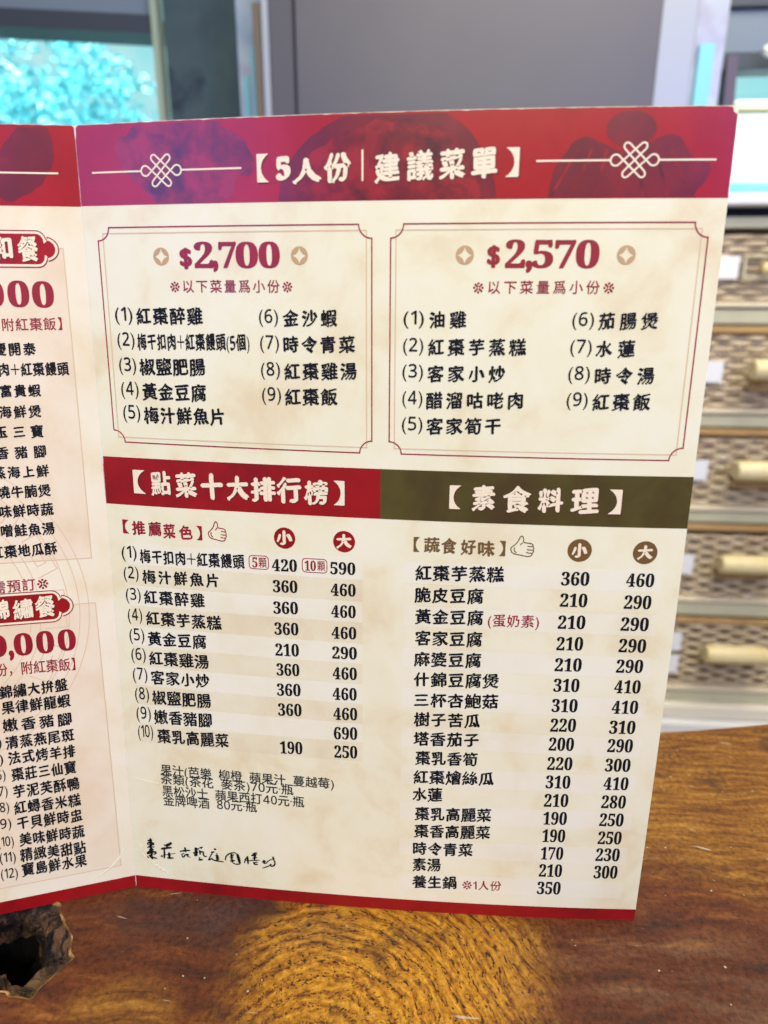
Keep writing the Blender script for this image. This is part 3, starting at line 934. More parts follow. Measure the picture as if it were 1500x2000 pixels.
INK = {'brush': 'ink', 'num': 'ink', 'serif': 'ink', 'title': 'white_print', 'red': 'red_ink', 'brown': 'brown_ink', 'bigserif': 'red_ink',
       'redsans': 'red_ink', 'redbrush': 'red_ink', 'redserif': 'red_ink', 'sans': 'soft_ink', 'sign': 'ink'}
NAME = {'title': 'title_lettering', 'dish': 'dish_line', 'price': 'price_number', 'note': 'small_note', 'tag': 'piece_count', 'drink': 'drink_line'}
PRINT = """
M|title_character|title|【|63.9|282.0|67.8|281.9|8.4
M|title_character|title|5|70.2|281.8|75.1|281.7|7.2
M|title_character|title|人|75.6|280.9|85.2|280.7|7.7
M|title_character|title|份|86.0|281.6|94.7|281.4|8.9
M|title_character|title|建|102.2|281.3|110.1|281.1|9.1
M|title_character|title|議|112.2|281.8|120.6|281.7|9.0
M|title_character|title|菜|122.4|282.1|130.4|282.0|8.9
M|title_character|title|單|132.2|282.2|140.2|282.1|8.9
M|title_character|title|】|142.7|282.2|146.7|282.2|8.3
M|heading_character|title|【|12.1|176.8|16.9|177.1|8.9
M|heading_character|title|點|19.1|176.6|27.0|177.0|9.6
M|heading_character|title|菜|28.8|176.6|37.2|177.0|9.6
M|heading_character|title|十|38.6|176.5|47.3|177.0|9.9
M|heading_character|title|大|48.6|176.3|57.0|176.7|9.4
M|heading_character|title|排|57.7|176.4|67.1|176.8|9.4
M|heading_character|title|行|67.4|176.5|76.5|176.9|9.7
M|heading_character|title|榜|77.4|176.2|86.2|176.6|9.3
M|heading_character|title|】|88.2|176.5|92.1|176.7|8.9
M|heading_character|title|【|128.9|176.7|132.8|176.9|8.4
M|heading_character|title|素|136.7|176.6|144.5|176.9|9.4
M|heading_character|title|食|147.3|176.6|156.7|176.9|9.4
M|heading_character|title|料|159.1|176.6|167.6|176.9|9.0
M|heading_character|title|理|170.2|176.8|179.7|177.0|9.3
M|heading_character|title|】|182.8|176.7|187.1|176.8|8.6
M|subheading_character|red|【|6.3|159.4|8.9|159.5|5.4
M|subheading_character|red|推|10.1|159.0|15.6|159.4|5.6
M|subheading_character|red|薦|16.8|159.1|22.0|159.4|5.8
M|subheading_character|red|菜|22.7|158.7|27.7|159.0|5.8
M|subheading_character|red|色|29.1|158.5|34.4|158.9|5.5
M|subheading_character|red|】|36.0|158.8|38.2|158.9|5.5
M|subheading_character|brown|【|116.8|159.1|119.0|159.2|5.5
M|subheading_character|brown|蔬|120.5|159.1|126.2|159.3|5.9
M|subheading_character|brown|食|126.6|159.0|132.0|159.2|5.8
M|subheading_character|brown|好|133.5|158.7|138.8|158.9|5.8
M|subheading_character|brown|味|139.4|158.6|145.4|158.8|5.8
M|subheading_character|brown|】|146.8|158.9|149.0|159.0|5.6
M|size_character|title|小|66.9|158.9|72.7|159.3|5.6
M|size_character|title|大|89.0|158.8|94.6|159.1|5.6
M|size_character|title|小|171.9|159.1|177.1|159.2|5.4
M|size_character|title|大|194.2|158.9|199.4|159.1|5.4
M|price_character|bigserif|$|35.5|254.8|40.0|254.8|6.8
M|price_character|bigserif|2|40.8|255.9|47.7|255.9|8.4
M|price_character|bigserif|,|47.3|252.3|49.3|252.3|3.6
M|price_character|bigserif|7|49.5|255.9|55.8|255.8|8.3
M|price_character|bigserif|0|55.5|255.8|63.3|255.8|8.3
M|price_character|bigserif|0|63.5|255.8|70.8|255.8|8.3
M|price_character|bigserif|$|138.2|255.1|142.3|255.1|6.7
M|price_character|bigserif|2|143.9|255.9|150.2|255.9|8.5
M|price_character|bigserif|,|150.3|252.1|152.5|252.1|3.7
M|price_character|bigserif|5|152.3|255.9|158.8|255.8|8.4
M|price_character|bigserif|7|159.1|255.8|165.6|255.8|8.4
M|price_character|bigserif|0|165.7|255.8|172.9|255.8|8.4
M|note|redsans|※以下菜量爲小份※|31.5|245.9|74.8|246.0|4.1
M|note|redsans|※以下菜量爲小份※|134.2|245.9|178.3|246.0|4.0
M|prefix|num|(1)|9.8|235.9|16.5|236.0|6.0
M|dish|brush|紅棗醉雞|17.9|236.0|42.8|236.2|5.7
M|prefix|num|(2)|10.0|227.4|16.6|227.5|6.1
M|dish|brush|梅干扣肉+紅棗饅頭(5個)|17.6|227.3|59.2|227.8|5.7
M|prefix|num|(3)|9.9|218.7|16.5|218.8|6.2
M|dish|brush|椒鹽肥腸|17.7|218.7|42.7|219.1|5.9
M|prefix|num|(4)|10.0|210.2|16.8|210.4|6.3
M|dish|brush|黃金豆腐|18.2|210.1|42.6|210.1|6.0
M|prefix|num|(5)|10.1|201.8|16.8|202.0|6.4
M|dish|brush|梅汁鮮魚片|18.1|201.7|48.9|202.1|6.1
M|prefix|num|(6)|62.9|235.8|69.6|235.8|5.8
M|dish|brush|金沙蝦|71.2|235.8|90.0|236.0|5.5
M|prefix|num|(7)|63.0|227.2|69.7|227.3|5.9
M|dish|brush|時令青菜|71.1|227.2|96.0|227.6|5.6
M|prefix|num|(8)|63.0|218.3|69.8|218.5|6.0
M|dish|brush|紅棗雞湯|71.2|218.3|96.5|218.9|5.7
M|prefix|num|(9)|63.1|209.8|69.9|210.0|6.1
M|dish|brush|紅棗飯|71.2|209.7|89.9|210.2|5.8
M|prefix|num|(1)|112.0|235.7|118.7|235.8|5.6
M|dish|brush|油雞|120.4|235.8|132.5|235.9|5.3
M|prefix|num|(2)|112.0|227.1|118.7|227.2|5.7
M|dish|brush|紅棗芋蒸糕|120.2|227.1|152.1|227.4|5.4
M|prefix|num|(3)|111.9|218.7|118.8|218.8|5.8
M|dish|brush|客家小炒|120.3|218.5|145.7|218.9|5.5
M|prefix|num|(4)|112.0|209.9|118.8|210.0|5.9
M|dish|brush|醋溜咕咾肉|120.0|209.7|152.1|210.3|5.6
M|prefix|num|(5)|112.0|201.1|119.0|201.3|6.0
M|dish|brush|客家筍干|120.4|201.1|145.2|201.7|5.7
M|prefix|num|(6)|166.1|235.7|172.9|235.8|5.5
M|dish|brush|茄腸煲|174.3|235.8|192.8|235.9|5.2
M|prefix|num|(7)|166.1|227.3|172.9|227.3|5.5
M|dish|brush|水蓮|174.2|227.2|186.5|227.3|5.3
M|prefix|num|(8)|166.1|218.8|173.0|218.9|5.7
M|dish|brush|時令湯|174.5|218.6|193.5|218.9|5.4
M|prefix|num|(9)|166.2|210.4|173.0|210.5|5.8
M|dish|brush|紅棗飯|174.5|210.2|193.2|210.5|5.5
M|prefix|num|(1)|5.0|148.6|11.2|149.1|6.2
M|dish|brush|梅干扣肉+紅棗饅頭|12.4|148.3|54.3|148.9|5.6
M|prefix|num|(2)|5.2|140.4|11.4|140.9|6.3
M|dish|brush|梅汁鮮魚片|12.8|140.2|43.7|140.8|5.6
M|prefix|num|(3)|5.4|131.7|11.6|132.3|6.4
M|dish|brush|紅棗醉雞|12.9|132.0|37.8|132.3|5.7
M|prefix|num|(4)|5.6|123.3|11.6|123.9|6.5
M|dish|brush|紅棗芋蒸糕|13.1|123.4|44.1|123.7|5.8
M|prefix|num|(5)|5.6|115.0|11.9|115.6|6.6
M|dish|brush|黃金豆腐|13.3|114.9|37.5|115.4|5.9
M|prefix|num|(6)|5.8|106.8|11.9|107.4|6.7
M|dish|brush|紅棗雞湯|13.2|106.7|38.1|107.1|6.0
M|prefix|num|(7)|5.8|98.3|12.0|98.9|6.8
M|dish|brush|客家小炒|13.5|98.4|37.9|99.1|6.1
M|prefix|num|(8)|6.1|89.9|12.1|90.5|6.9
M|dish|brush|椒鹽肥腸|13.3|89.8|38.1|90.5|6.2
M|prefix|num|(9)|6.1|81.4|12.3|82.0|7.0
M|dish|brush|嫩香豬腳|13.6|81.3|38.1|82.0|6.3
M|prefix|num|(10)|6.2|73.2|12.7|73.9|7.1
M|dish|brush|棗乳高麗菜|14.4|72.9|44.7|73.7|6.3
M|price|serif|420|64.7|148.4|74.2|148.7|4.8
M|price|serif|360|64.8|140.2|74.2|140.5|4.9
M|price|serif|360|64.7|131.7|74.2|132.1|5.0
M|price|serif|360|64.9|123.3|74.2|123.7|5.1
M|price|serif|210|65.0|114.7|74.2|115.1|5.2
M|price|serif|360|65.2|106.5|74.2|106.9|5.2
M|price|serif|360|65.1|98.0|74.5|98.5|5.3
M|price|serif|360|65.3|89.5|74.7|90.0|5.4
M|price|serif|190|65.6|73.0|74.7|73.4|5.6
M|price|serif|590|86.6|148.6|95.9|148.8|4.8
M|price|serif|460|86.7|140.3|96.0|140.5|4.9
M|price|serif|460|86.8|131.8|96.0|132.1|5.0
M|price|serif|460|86.9|123.3|96.2|123.6|5.0
M|price|serif|290|87.0|115.2|96.4|115.5|5.1
M|price|serif|460|87.1|106.7|96.4|107.1|5.2
M|price|serif|460|87.0|98.1|96.3|98.5|5.3
M|price|serif|460|87.2|89.6|96.5|90.1|5.4
M|price|serif|690|87.3|81.2|96.5|81.7|5.5
M|price|serif|250|87.4|73.1|96.5|73.5|5.6
M|tag|redserif|5|57.2|148.9|59.2|149.1|4.0
M|tag|redsans|顆|59.6|148.9|62.7|149.1|3.8
M|tag|redserif|10|77.1|149.0|81.3|149.1|3.9
M|tag|redsans|顆|81.8|149.0|84.7|149.2|3.7
M|dish|brush|紅棗芋蒸糕|117.6|148.6|149.1|149.3|5.9
M|price|serif|360|169.0|148.6|178.7|148.8|5.2
M|price|serif|460|191.4|148.8|201.0|148.9|5.1
M|dish|brush|脆皮豆腐|117.6|140.2|142.2|140.7|5.9
M|price|serif|210|169.2|140.5|178.7|140.7|5.2
M|price|serif|290|191.5|140.5|200.9|140.6|5.2
M|dish|brush|黃金豆腐|117.9|131.8|142.5|132.4|5.9
M|price|serif|210|169.1|132.0|178.7|132.3|5.3
M|price|serif|290|191.2|132.1|200.9|132.2|5.3
M|dish|brush|客家豆腐|118.1|123.3|142.5|123.9|6.0
M|price|serif|210|169.2|123.6|178.6|123.9|5.4
M|price|serif|290|191.3|123.7|200.9|123.8|5.4
M|dish|brush|麻婆豆腐|117.9|114.8|142.5|115.5|6.0
M|price|serif|210|169.2|115.2|178.8|115.5|5.4
M|price|serif|290|191.2|115.5|200.7|115.7|5.4
M|dish|brush|什錦豆腐煲|117.9|106.5|149.3|107.5|6.1
M|price|serif|310|169.3|106.9|178.7|107.2|5.5
M|price|serif|410|191.3|107.2|200.7|107.4|5.5
M|dish|brush|三杯杏鮑菇|118.2|97.9|149.5|99.1|6.1
M|price|serif|310|169.3|98.5|178.7|98.8|5.6
M|price|serif|410|191.2|98.7|200.7|99.0|5.6
M|dish|brush|樹子苦瓜|118.2|89.7|143.3|90.5|6.1
M|price|serif|220|169.4|90.2|178.8|90.6|5.7
M|price|serif|310|191.1|90.3|200.6|90.5|5.7
M|dish|brush|塔香茄子|118.3|81.3|143.1|82.3|6.2
M|price|serif|200|169.4|82.1|178.7|82.4|5.8
M|price|serif|290|191.2|82.4|200.5|82.6|5.8
M|dish|brush|棗乳香筍|119.1|73.0|143.0|73.8|6.2
M|price|serif|220|169.4|73.6|178.8|73.9|5.8
M|price|serif|300|191.1|73.9|200.5|74.1|5.8
M|dish|brush|紅棗燴絲瓜|118.5|64.5|149.7|65.6|6.2
M|price|serif|310|169.4|65.4|178.7|65.7|5.9
M|price|serif|410|191.3|65.7|200.6|65.9|5.9
M|dish|brush|水蓮|118.4|56.6|130.0|57.0|6.3
M|price|serif|210|169.4|57.0|178.6|57.4|6.0
M|price|serif|280|191.3|57.4|200.5|57.6|6.0
M|dish|brush|棗乳高麗菜|119.4|47.7|149.5|48.9|6.3
M|price|serif|190|169.6|48.8|178.7|49.1|6.1
M|price|serif|250|191.3|49.1|200.5|49.3|6.1
M|dish|brush|棗香高麗菜|119.3|39.6|149.5|40.8|6.3
M|price|serif|190|169.8|40.6|178.7|40.9|6.2
M|price|serif|250|191.5|40.6|200.6|40.8|6.2
M|dish|brush|時令青菜|118.9|31.2|143.0|32.0|6.4
M|price|serif|170|169.8|32.2|178.6|32.5|6.2
M|price|serif|230|191.4|32.5|200.7|32.7|6.3
M|dish|brush|素湯|119.0|23.5|130.4|23.9|6.4
M|price|serif|210|169.7|23.8|178.8|24.1|6.3
M|price|serif|300|191.4|24.0|200.7|24.2|6.4
M|dish|brush|養生鍋|119.0|15.0|137.1|15.6|6.4
M|price|serif|350|169.5|15.1|178.9|15.4|6.4
M|note|redbrush|(蛋奶素)|144.2|131.7|162.4|131.9|5.0
M|note|redbrush|※1人份|139.4|15.0|155.1|15.2|5.1
M|drink|sans|果汁(芭樂 柳橙 蘋果汁 蔓越莓)|14.9|57.7|87.1|58.6|4.9
M|drink|sans|茶類(茶花 麥茶)70元·瓶|14.6|53.5|70.6|54.3|5.0
M|drink|sans|黑松沙士 蘋果西打40元·瓶|15.0|48.0|74.9|49.0|5.0
M|drink|sans|金牌啤酒 80元·瓶|15.1|43.5|55.2|44.7|5.0
L|heading_character|title|和|-32.9|258.0|-25.0|257.9|7.6
L|heading_character|title|餐|-23.2|258.0|-16.3|257.9|8.3
L|price_character|bigserif|0|-36.8|243.1|-29.6|243.1|8.8
L|price_character|bigserif|0|-28.3|243.1|-20.8|243.2|8.9
L|price_character|bigserif|0|-19.8|243.0|-12.2|243.0|8.9
L|note|redsans|附紅棗飯】|-31.3|232.8|-10.3|233.2|4.3
L|dish|brush|喜慶開泰|-40.4|224.4|-20.3|224.6|4.5
L|dish|brush|扣肉+紅棗饅頭|-38.6|217.5|-9.2|217.6|4.7
L|dish|brush|富貴蝦|-34.4|210.0|-19.9|210.1|4.4
L|dish|brush|海鮮煲|-35.5|202.6|-20.6|202.7|4.5
L|dish|brush|玉三寶|-37.6|195.5|-20.4|195.5|4.6
L|dish|brush|香豬腳|-38.0|187.9|-20.1|188.2|4.6
L|dish|brush|蒸海上鮮|-39.8|180.7|-19.7|181.0|4.6
L|dish|brush|燒牛腩煲|-39.1|173.5|-19.8|173.7|4.7
L|dish|brush|味鮮時蔬|-39.0|166.3|-19.3|166.6|4.8
L|dish|brush|味噌鮭魚湯|-44.1|159.0|-19.6|159.3|4.8
L|dish|brush|紅棗地瓜酥|-43.4|151.0|-19.3|151.6|4.9
L|note|redsans|需預訂※|-44.1|137.6|-23.8|138.2|4.8
L|heading_character|title|錦|-45.1|128.8|-38.8|128.8|8.0
L|heading_character|title|繡|-37.5|128.6|-30.1|128.4|8.1
L|heading_character|title|餐|-29.3|129.0|-22.2|128.8|8.6
L|price_character|bigserif|0|-48.4|114.7|-41.0|114.4|9.0
L|price_character|bigserif|,|-40.5|110.2|-38.6|110.4|4.1
L|price_character|bigserif|0|-38.4|114.5|-31.5|114.3|9.1
L|price_character|bigserif|0|-30.2|114.6|-23.6|114.4|9.2
L|price_character|bigserif|0|-22.2|114.7|-15.5|114.5|8.8
L|note|redsans|份，附紅棗飯】|-46.0|104.9|-16.5|104.5|5.2
L|dish|brush|錦繡大拚盤|-45.5|95.6|-20.0|96.3|5.4
L|prefix|num|)|-48.2|89.6|-46.7|90.0|5.3
L|dish|brush|果律鮮龍蝦|-45.1|89.2|-19.4|89.4|5.5
L|prefix|num|)|-48.5|82.4|-46.9|82.8|5.3
L|dish|brush|嫩香豬腳|-45.3|81.9|-19.6|81.5|5.5
L|prefix|num|)|-47.7|74.3|-46.3|74.7|5.4
L|dish|brush|清蒸燕尾斑|-45.0|74.5|-19.2|74.5|5.6
L|prefix|num|)|-47.7|67.3|-46.3|67.7|5.4
L|dish|brush|法式烤羊排|-44.5|67.9|-19.3|67.4|5.7
L|prefix|num|6)|-49.4|60.7|-46.0|60.8|5.5
L|dish|brush|棗莊三仙寶|-43.9|60.7|-19.5|60.3|5.7
L|prefix|num|7)|-49.2|53.6|-45.8|53.7|5.5
L|dish|brush|芋泥芙酥鴨|-43.8|53.3|-18.8|52.9|5.8
L|prefix|num|8)|-49.2|46.7|-45.8|46.7|5.5
L|dish|brush|紅蟳香米糕|-44.1|46.2|-18.8|45.4|5.8
L|prefix|num|9)|-49.6|39.5|-45.6|39.5|5.6
L|dish|brush|干貝鮮時盅|-43.5|39.3|-18.7|38.4|5.9
L|prefix|num|(10)|-51.1|31.9|-45.3|31.4|5.6
L|dish|brush|美味鮮時蔬|-43.2|31.9|-18.4|30.8|5.9
L|prefix|num|(11)|-51.0|24.8|-45.1|24.2|5.7
L|dish|brush|精緻美甜點|-43.5|25.0|-18.4|23.3|6.0
L|prefix|num|(12)|-51.1|17.6|-44.9|16.9|5.7
L|dish|brush|寶島鮮水果|-43.3|18.2|-18.4|17.3|6.0
"""
SIGN = [([(7.01,23.15),(8.96,23.74)],0.41),([(8.17,24.56),(8.38,22.86),(8.01,20.51),(8.61,18.27),(8.16,16.36),(8.46,14.3)],0.49),([(6.78,21.28),(6.96,22.34),(9.52,22.42),(9.35,21.48),(6.88,21.18)],0.32),([(6.48,19.98),(9.82,20.55)],0.26),([(8.02,20.74),(6.58,19.87)],0.26),([(7.25,18.68),(9.32,19.4)],0.41),([(6.18,17.04),(7.32,18.11),(10.1,18.22),(10.27,17.54),(9.15,16.83)],0.37),([(6.16,16.81),(8.03,17.5)],0.37),([(8.29,16.61),(6.05,15.17),(8.63,15.37),(10.64,15.08)],0.37),([(14.07,22.29),(14.77,21.68)],0.3),([(14.76,21.56),(16.52,22.7),(17.62,23.4)],0.56),([(17.22,23.82),(16.71,22.26)],0.22),([(12.65,19.92),(14.27,20.46),(17.49,21.2)],0.45),([(14.04,20.09),(14.11,17.78),(13.85,15.42)],0.34),([(12.33,16.52),(13.37,16.18)],0.3),([(12.78,16.92),(16.22,17.68),(19.13,18.61)],0.15),([(16.18,18.72),(16.11,15.93)],0.49),([(15.15,15.81),(18.03,16.16)],0.37),([(15.36,17.47),(17.3,18.05)],0.19),([(20.98,19.76),(23.12,20.36),(25.66,20.78)],0.34),([(23.32,22.0),(23.5,19.6)],0.37),([(21.76,18.7),(21.9,17.32),(22.51,17.04),(23.22,18.4),(24.92,18.84),(23.81,17.78),(25.47,17.39)],0.26),([(21.98,18.72),(23.03,18.85)],0.19),([(28.05,22.44),(28.27,18.76)],0.56),([(26.85,19.64),(28.97,20.24)],0.37),([(27.21,18.64),(28.7,19.05)],0.49),([(27.8,21.72),(29.48,22.03)],0.34),([(29.71,22.41),(31.2,23.04)],0.3),([(30.36,22.94),(30.52,22.04)],0.26),([(29.34,21.21),(30.04,20.83),(29.75,19.17)],0.34),([(29.39,20.29),(31.3,20.97),(31.22,19.34),(31.8,18.48),(32.86,18.83)],0.3),([(29.37,17.96),(29.63,16.83)],0.26),([(28.98,16.52),(30.89,16.93)],0.34),([(36.01,22.77),(37.03,22.42)],0.37),([(34.68,20.88),(36.15,21.28)],0.34),([(35.3,20.84),(34.16,18.73),(33.23,16.88)],0.22),([(33.45,17.02),(35.17,18.15)],0.3),([(34.74,17.99),(35.33,17.24),(37.4,17.01),(39.98,16.79)],0.3),([(36.93,20.21),(37.36,20.72)],0.22),([(36.49,19.7),(37.91,19.16)],0.34),([(37.33,20.02),(37.31,17.46)],0.45),([(36.63,18.32),(38.1,18.72)],0.3),([(36.8,17.64),(38.17,18.03)],0.26),([(40.74,17.74),(40.91,19.27),(41.91,20.77),(43.8,21.8),(45.45,21.86),(46.22,20.56)],0.26),([(45.95,21.45),(46.39,19.88),(46.73,18.06),(46.98,16.68)],0.56),([(46.98,16.57),(45.22,16.25),(44.0,16.82)],0.26),([(43.57,21.19),(43.63,17.71)],0.37),([(42.92,20.42),(44.59,20.84)],0.3),([(42.68,19.47),(44.34,19.88)],0.26),([(43.05,18.58),(43.9,19.14)],0.26),([(42.8,17.62),(44.88,18.08)],0.34),([(43.4,17.22),(44.12,17.07)],0.26),([(48.96,17.37),(49.34,19.27),(50.31,20.54)],0.22),([(50.33,20.89),(50.48,16.95)],0.37),([(49.22,18.8),(50.45,18.7)],0.19),([(50.44,18.58),(52.71,19.06),(55.58,19.37)],0.22),([(51.98,21.3),(54.45,22.15)],0.34),([(53.67,22.99),(53.33,19.24)],0.41),([(52.62,22.19),(54.68,22.99)],0.26),([(52.54,20.09),(54.4,20.64)],0.3),([(52.66,17.77),(54.73,18.46)],0.22),([(52.99,18.27),(53.15,17.12),(54.69,17.29)],0.3),([(56.57,18.54),(58.12,19.29)],0.34),([(57.32,19.79),(57.58,18.3)],0.34),([(56.96,18.24),(57.97,17.88),(59.46,19.9),(62.12,20.88)],0.19),([(61.24,21.83),(61.39,20.1)],0.34),([(61.4,20.34),(62.07,19.24),(61.82,17.58),(60.58,16.87),(59.78,17.37),(60.21,18.12)],0.28),([(60.61,17.92),(58.54,16.53),(56.47,15.61)],0.22)]

rows = [r.split('|') for r in PRINT.strip().splitlines()]
k = 0
size_marks = []
while k < len(rows):
    run = [rows[k]]
    kind = rows[k][1]
    if kind.endswith('_character'):
        while k + 1 < len(rows) and rows[k + 1][1] == kind and rows[k + 1][0] == rows[k][0] and kind != 'size_character' \
                and abs(float(rows[k + 1][5]) - float(rows[k][5])) < 6 and float(rows[k + 1][4]) - float(rows[k][6]) < 16:
            k += 1
            run.append(rows[k])
    elif kind == 'prefix':
        k += 1
        run.append(rows[k])
    elif kind == 'tag':
        k += 1
        run.append(rows[k])
    k += 1
    pan, style = run[0][0], run[-1][2]
    par = PAR[pan]
    mats = [M[INK[style]]]
    pr = Print()
    two = style == 'title' and kind in ('title_character', 'heading_character')
    if two:
        mats.append(M['shadow_print'])
    for r in run:
        a = [float(z) for z in r[4:9]]
        if two:
            put_text(pr, r[2], r[3], *a, 0.13, 1, 0.32, -0.32)
        put_text(pr, r[2], r[3], *a, 0.20 if kind in ('title_character', 'heading_character', 'size_character') else 0.15)
    if kind == 'size_character':
        size_marks.append((run[0], pr))
        continue
    nm = {'title_character': 'title_lettering', 'heading_character': 'heading_lettering', 'subheading_character': 'subheading_lettering',
          'price_character': 'set_price', 'prefix': 'dish_line', 'dish': 'dish_line', 'price': 'price_number', 'note': 'small_note',
          'tag': 'piece_count', 'drink': 'drink_line', 'signature': 'signature_stroke'}[kind]
    pr.build(nm, mats, par)
for r, pr in size_marks:
    x0, x1, v0 = float(r[4]), float(r[6]), float(r[5])
    cx, cy = (x0 + x1) / 2, v0 + 0.05
    rad = 4.0 if cx < 100 else 4.15
    pr.poly([[(cx + rad * math.cos(a), cy + rad * math.sin(a)) for a in np.linspace(0, 2 * math.pi, 49)[:-1]]], 0.11, 1)
    pr.build('size_mark', [M['white_print'], M['deep_red'] if cx < 100 else M['brown_ink']], right)
pr = Print()
for li, (pts, w) in enumerate(SIGN):
    p = np.array(pts, float)
    if len(p) > 2:                      # round the polyline like a drawn stroke
        q = [p[0]]
        for a, b in zip(p[:-1], p[1:]):
            q += [a * 0.75 + b * 0.25, a * 0.25 + b * 0.75]
        p = np.array(q + [p[-1]])
    p = resample([tuple(z) for z in p], 0.25, False)
    w *= 2.4
    t_ = np.linspace(0, 1, len(p))
    ww = w * (0.55 + 0.45 * np.sin(math.pi * np.clip(t_ * 0.9 + 0.1, 0, 1)))
    pr.ribbon([tuple(z) for z in p], ww, 0.12 + 0.0015 * li, step=9)
pr.build('signature_line', M['ink'], right)
bpy.data.objects.remove(fo)
bpy.data.curves.remove(fc)

# ------------------------------------------------------------------ frames, ornaments and small drawings


def notch_frame(pts, w, d, parent, mat, gold, gw):
    """outer line with hollow quarter-round corners, inner plain line"""
    (ax, ay), (bx, by), (cx, cy), (dx_, dy_), (ex, ey), (fx, fy), (gx, gy), (hx, hy) = pts
    L = []

    def arc(p, q, c):
        a0 = math.atan2(p[1] - c[1], p[0] - c[0])
        a1 = math.atan2(q[1] - c[1], q[0] - c[0])
        da = (a1 - a0 + math.pi) % (2 * math.pi) - math.pi
        r0, r1 = math.dist(p, c), math.dist(q, c)
        return [(c[0] + (r0 + (r1 - r0) * t) * math.cos(a0 + da * t), c[1] + (r0 + (r1 - r0) * t) * math.sin(a0 + da * t)) for t in np.linspace(0, 1, 12)]
    L += arc((bx, by), (cx, cy), (cx, by))
    L += arc((dx_, dy_), (ex, ey), (dx_, ey))
    L += arc((fx, fy), (gx, gy), (gx, fy))
    L += arc((hx, hy), (ax, ay), (hx, ay))
    pr = Print()
    pr.ribbon(clean(L), w, d, True)
    pr.ribbon(gold, gw, d - 0.03, True, mi=1)
    pr.build('border_frame', [mat, M['pale_gold']], parent)


notch_frame([(9.9, 264.9), (97.1, 264.9), (101.4, 260.7), (101.7, 195.4), (97.5, 191.2), (10.0, 191.5), (5.8, 195.8), (5.6, 260.7)], 0.42, 0.12, right, M['red_ink'],
            [(7.5, 263.0), (99.6, 263.1), (99.9, 193.1), (7.5, 193.3)], 0.36)
notch_frame([(111.6, 264.9), (201.0, 265.0), (205.3, 260.7), (205.3, 195.5), (201.1, 191.3), (111.9, 191.3), (107.7, 195.4), (107.5, 260.7)], 0.42, 0.12, right, M['red_ink'],
            [(109.2, 263.1), (203.3, 263.2), (203.3, 193.2), (109.5, 193.1)], 0.36)


def circ(cx, cy, rx, ry=None, n=48):
    return [(cx + rx * math.cos(a), cy + (ry or rx) * math.sin(a)) for a in np.linspace(0, 2 * math.pi, n + 1)[:-1]]


for (cx, cy) in ((28.8, 255.5), (77.4, 255.55), (131.2, 255.55), (181.1, 255.55)):
    r = 2.85
    star = []
    for a in range(4):
        t0 = a * math.pi / 2
        p0 = np.array((math.cos(t0), math.sin(t0))) * r * 0.92
        p1 = np.array((math.cos(t0 + math.pi / 2), math.sin(t0 + math.pi / 2))) * r * 0.92
        m = (p0 + p1) * 0.17
        for t in np.linspace(0, 1, 10)[:-1]:
            q = (1 - t) ** 2 * p0 + 2 * t * (1 - t) * m + t * t * p1
            star.append((cx + q[0], cy + q[1]))
    pr = Print()
    pr.poly([circ(cx, cy, r), star], 0.12)
    pr.build('coin_symbol', M['gold_ink'], right)


def knot(cx, cy, s):
    """woven knot: three lines each way, joined by round loops"""
    d = 2.0 * s
    T = 4.3 * s
    u = np.array((1, 1)) / math.sqrt(2)
    n = np.array((-1, 1)) / math.sqrt(2)

    def capped(du, dn, o0, o1):          # end cap between two parallel lines
        c = du * T + dn * (o0 + o1) / 2
        rr = abs(o0 - o1) / 2
        sg = 1 if o0 < o1 else -1
        return [c - dn * sg * rr * math.cos(a) + du * rr * math.sin(a) * 1.1 for a in np.linspace(0, math.pi, 9)]
    L = []
    # / lines at +d,0,-d along n ; \ lines at +d,0,-d along u
    L += capped(u, n, d, 0)                       # top right loop joins first and second / lines
    L += capped(-u, n, 0, -d)                     # bottom left loop joins second and third
    # third / line runs up to the right loop
    crossR = np.array((math.sqrt(2) * d, 0))
    rl_, ro = 1.55 * s, 2.75 * s
    cR = crossR + np.array((ro, 0))
    L += [cR + rl_ * np.array((math.cos(a), math.sin(a))) for a in np.linspace(math.radians(120), math.radians(-120), 15)]
    # comes back along the first \ line (offset +d along u) towards upper left
    m = np.array((-1, 1)) / math.sqrt(2)
    L += capped(m, u, d, 0)                       # top left loop
    L += capped(-m, u, 0, -d)                     # bottom right loop
    cL = -cR
    L += [cL + rl_ * np.array((math.cos(a), math.sin(a))) for a in np.linspace(math.radians(60), math.radians(300), 15)]
    return [(cx + p[0], cy + p[1]) for p in L], cL[0] + cx - rl_, cR[0] + cx + rl_


for (cx, cy, xa, xb) in ((30.75, 282.2, 5.4, 58.7), (181.05, 282.45, 151.8, 205.1)):
    pts, ka, kb = knot(cx, cy, 1.0)
    pr = Print()
    pr.ribbon(pts, 0.52, 0.15, True, step=1.0)
    pr.ribbon([(xa, cy), (ka + 0.1, cy)], 0.55, 0.14)
    pr.ribbon([(kb - 0.1, cy), (xb, cy)], 0.55, 0.14)
    pr.build('knot_ornament', M['white_print'], right)
pr = Print()
pr.ribbon([(98.33, 277.6), (98.33, 286.6)], 0.6, 0.15)
pr.build('title_divider', M['white_print'], right)
pr = Print()
pr.ribbon([(-60, 282.0), (-6.8, 282.1)], 0.55, 0.14)
pr.build('knot_ornament', M['white_print'], left)

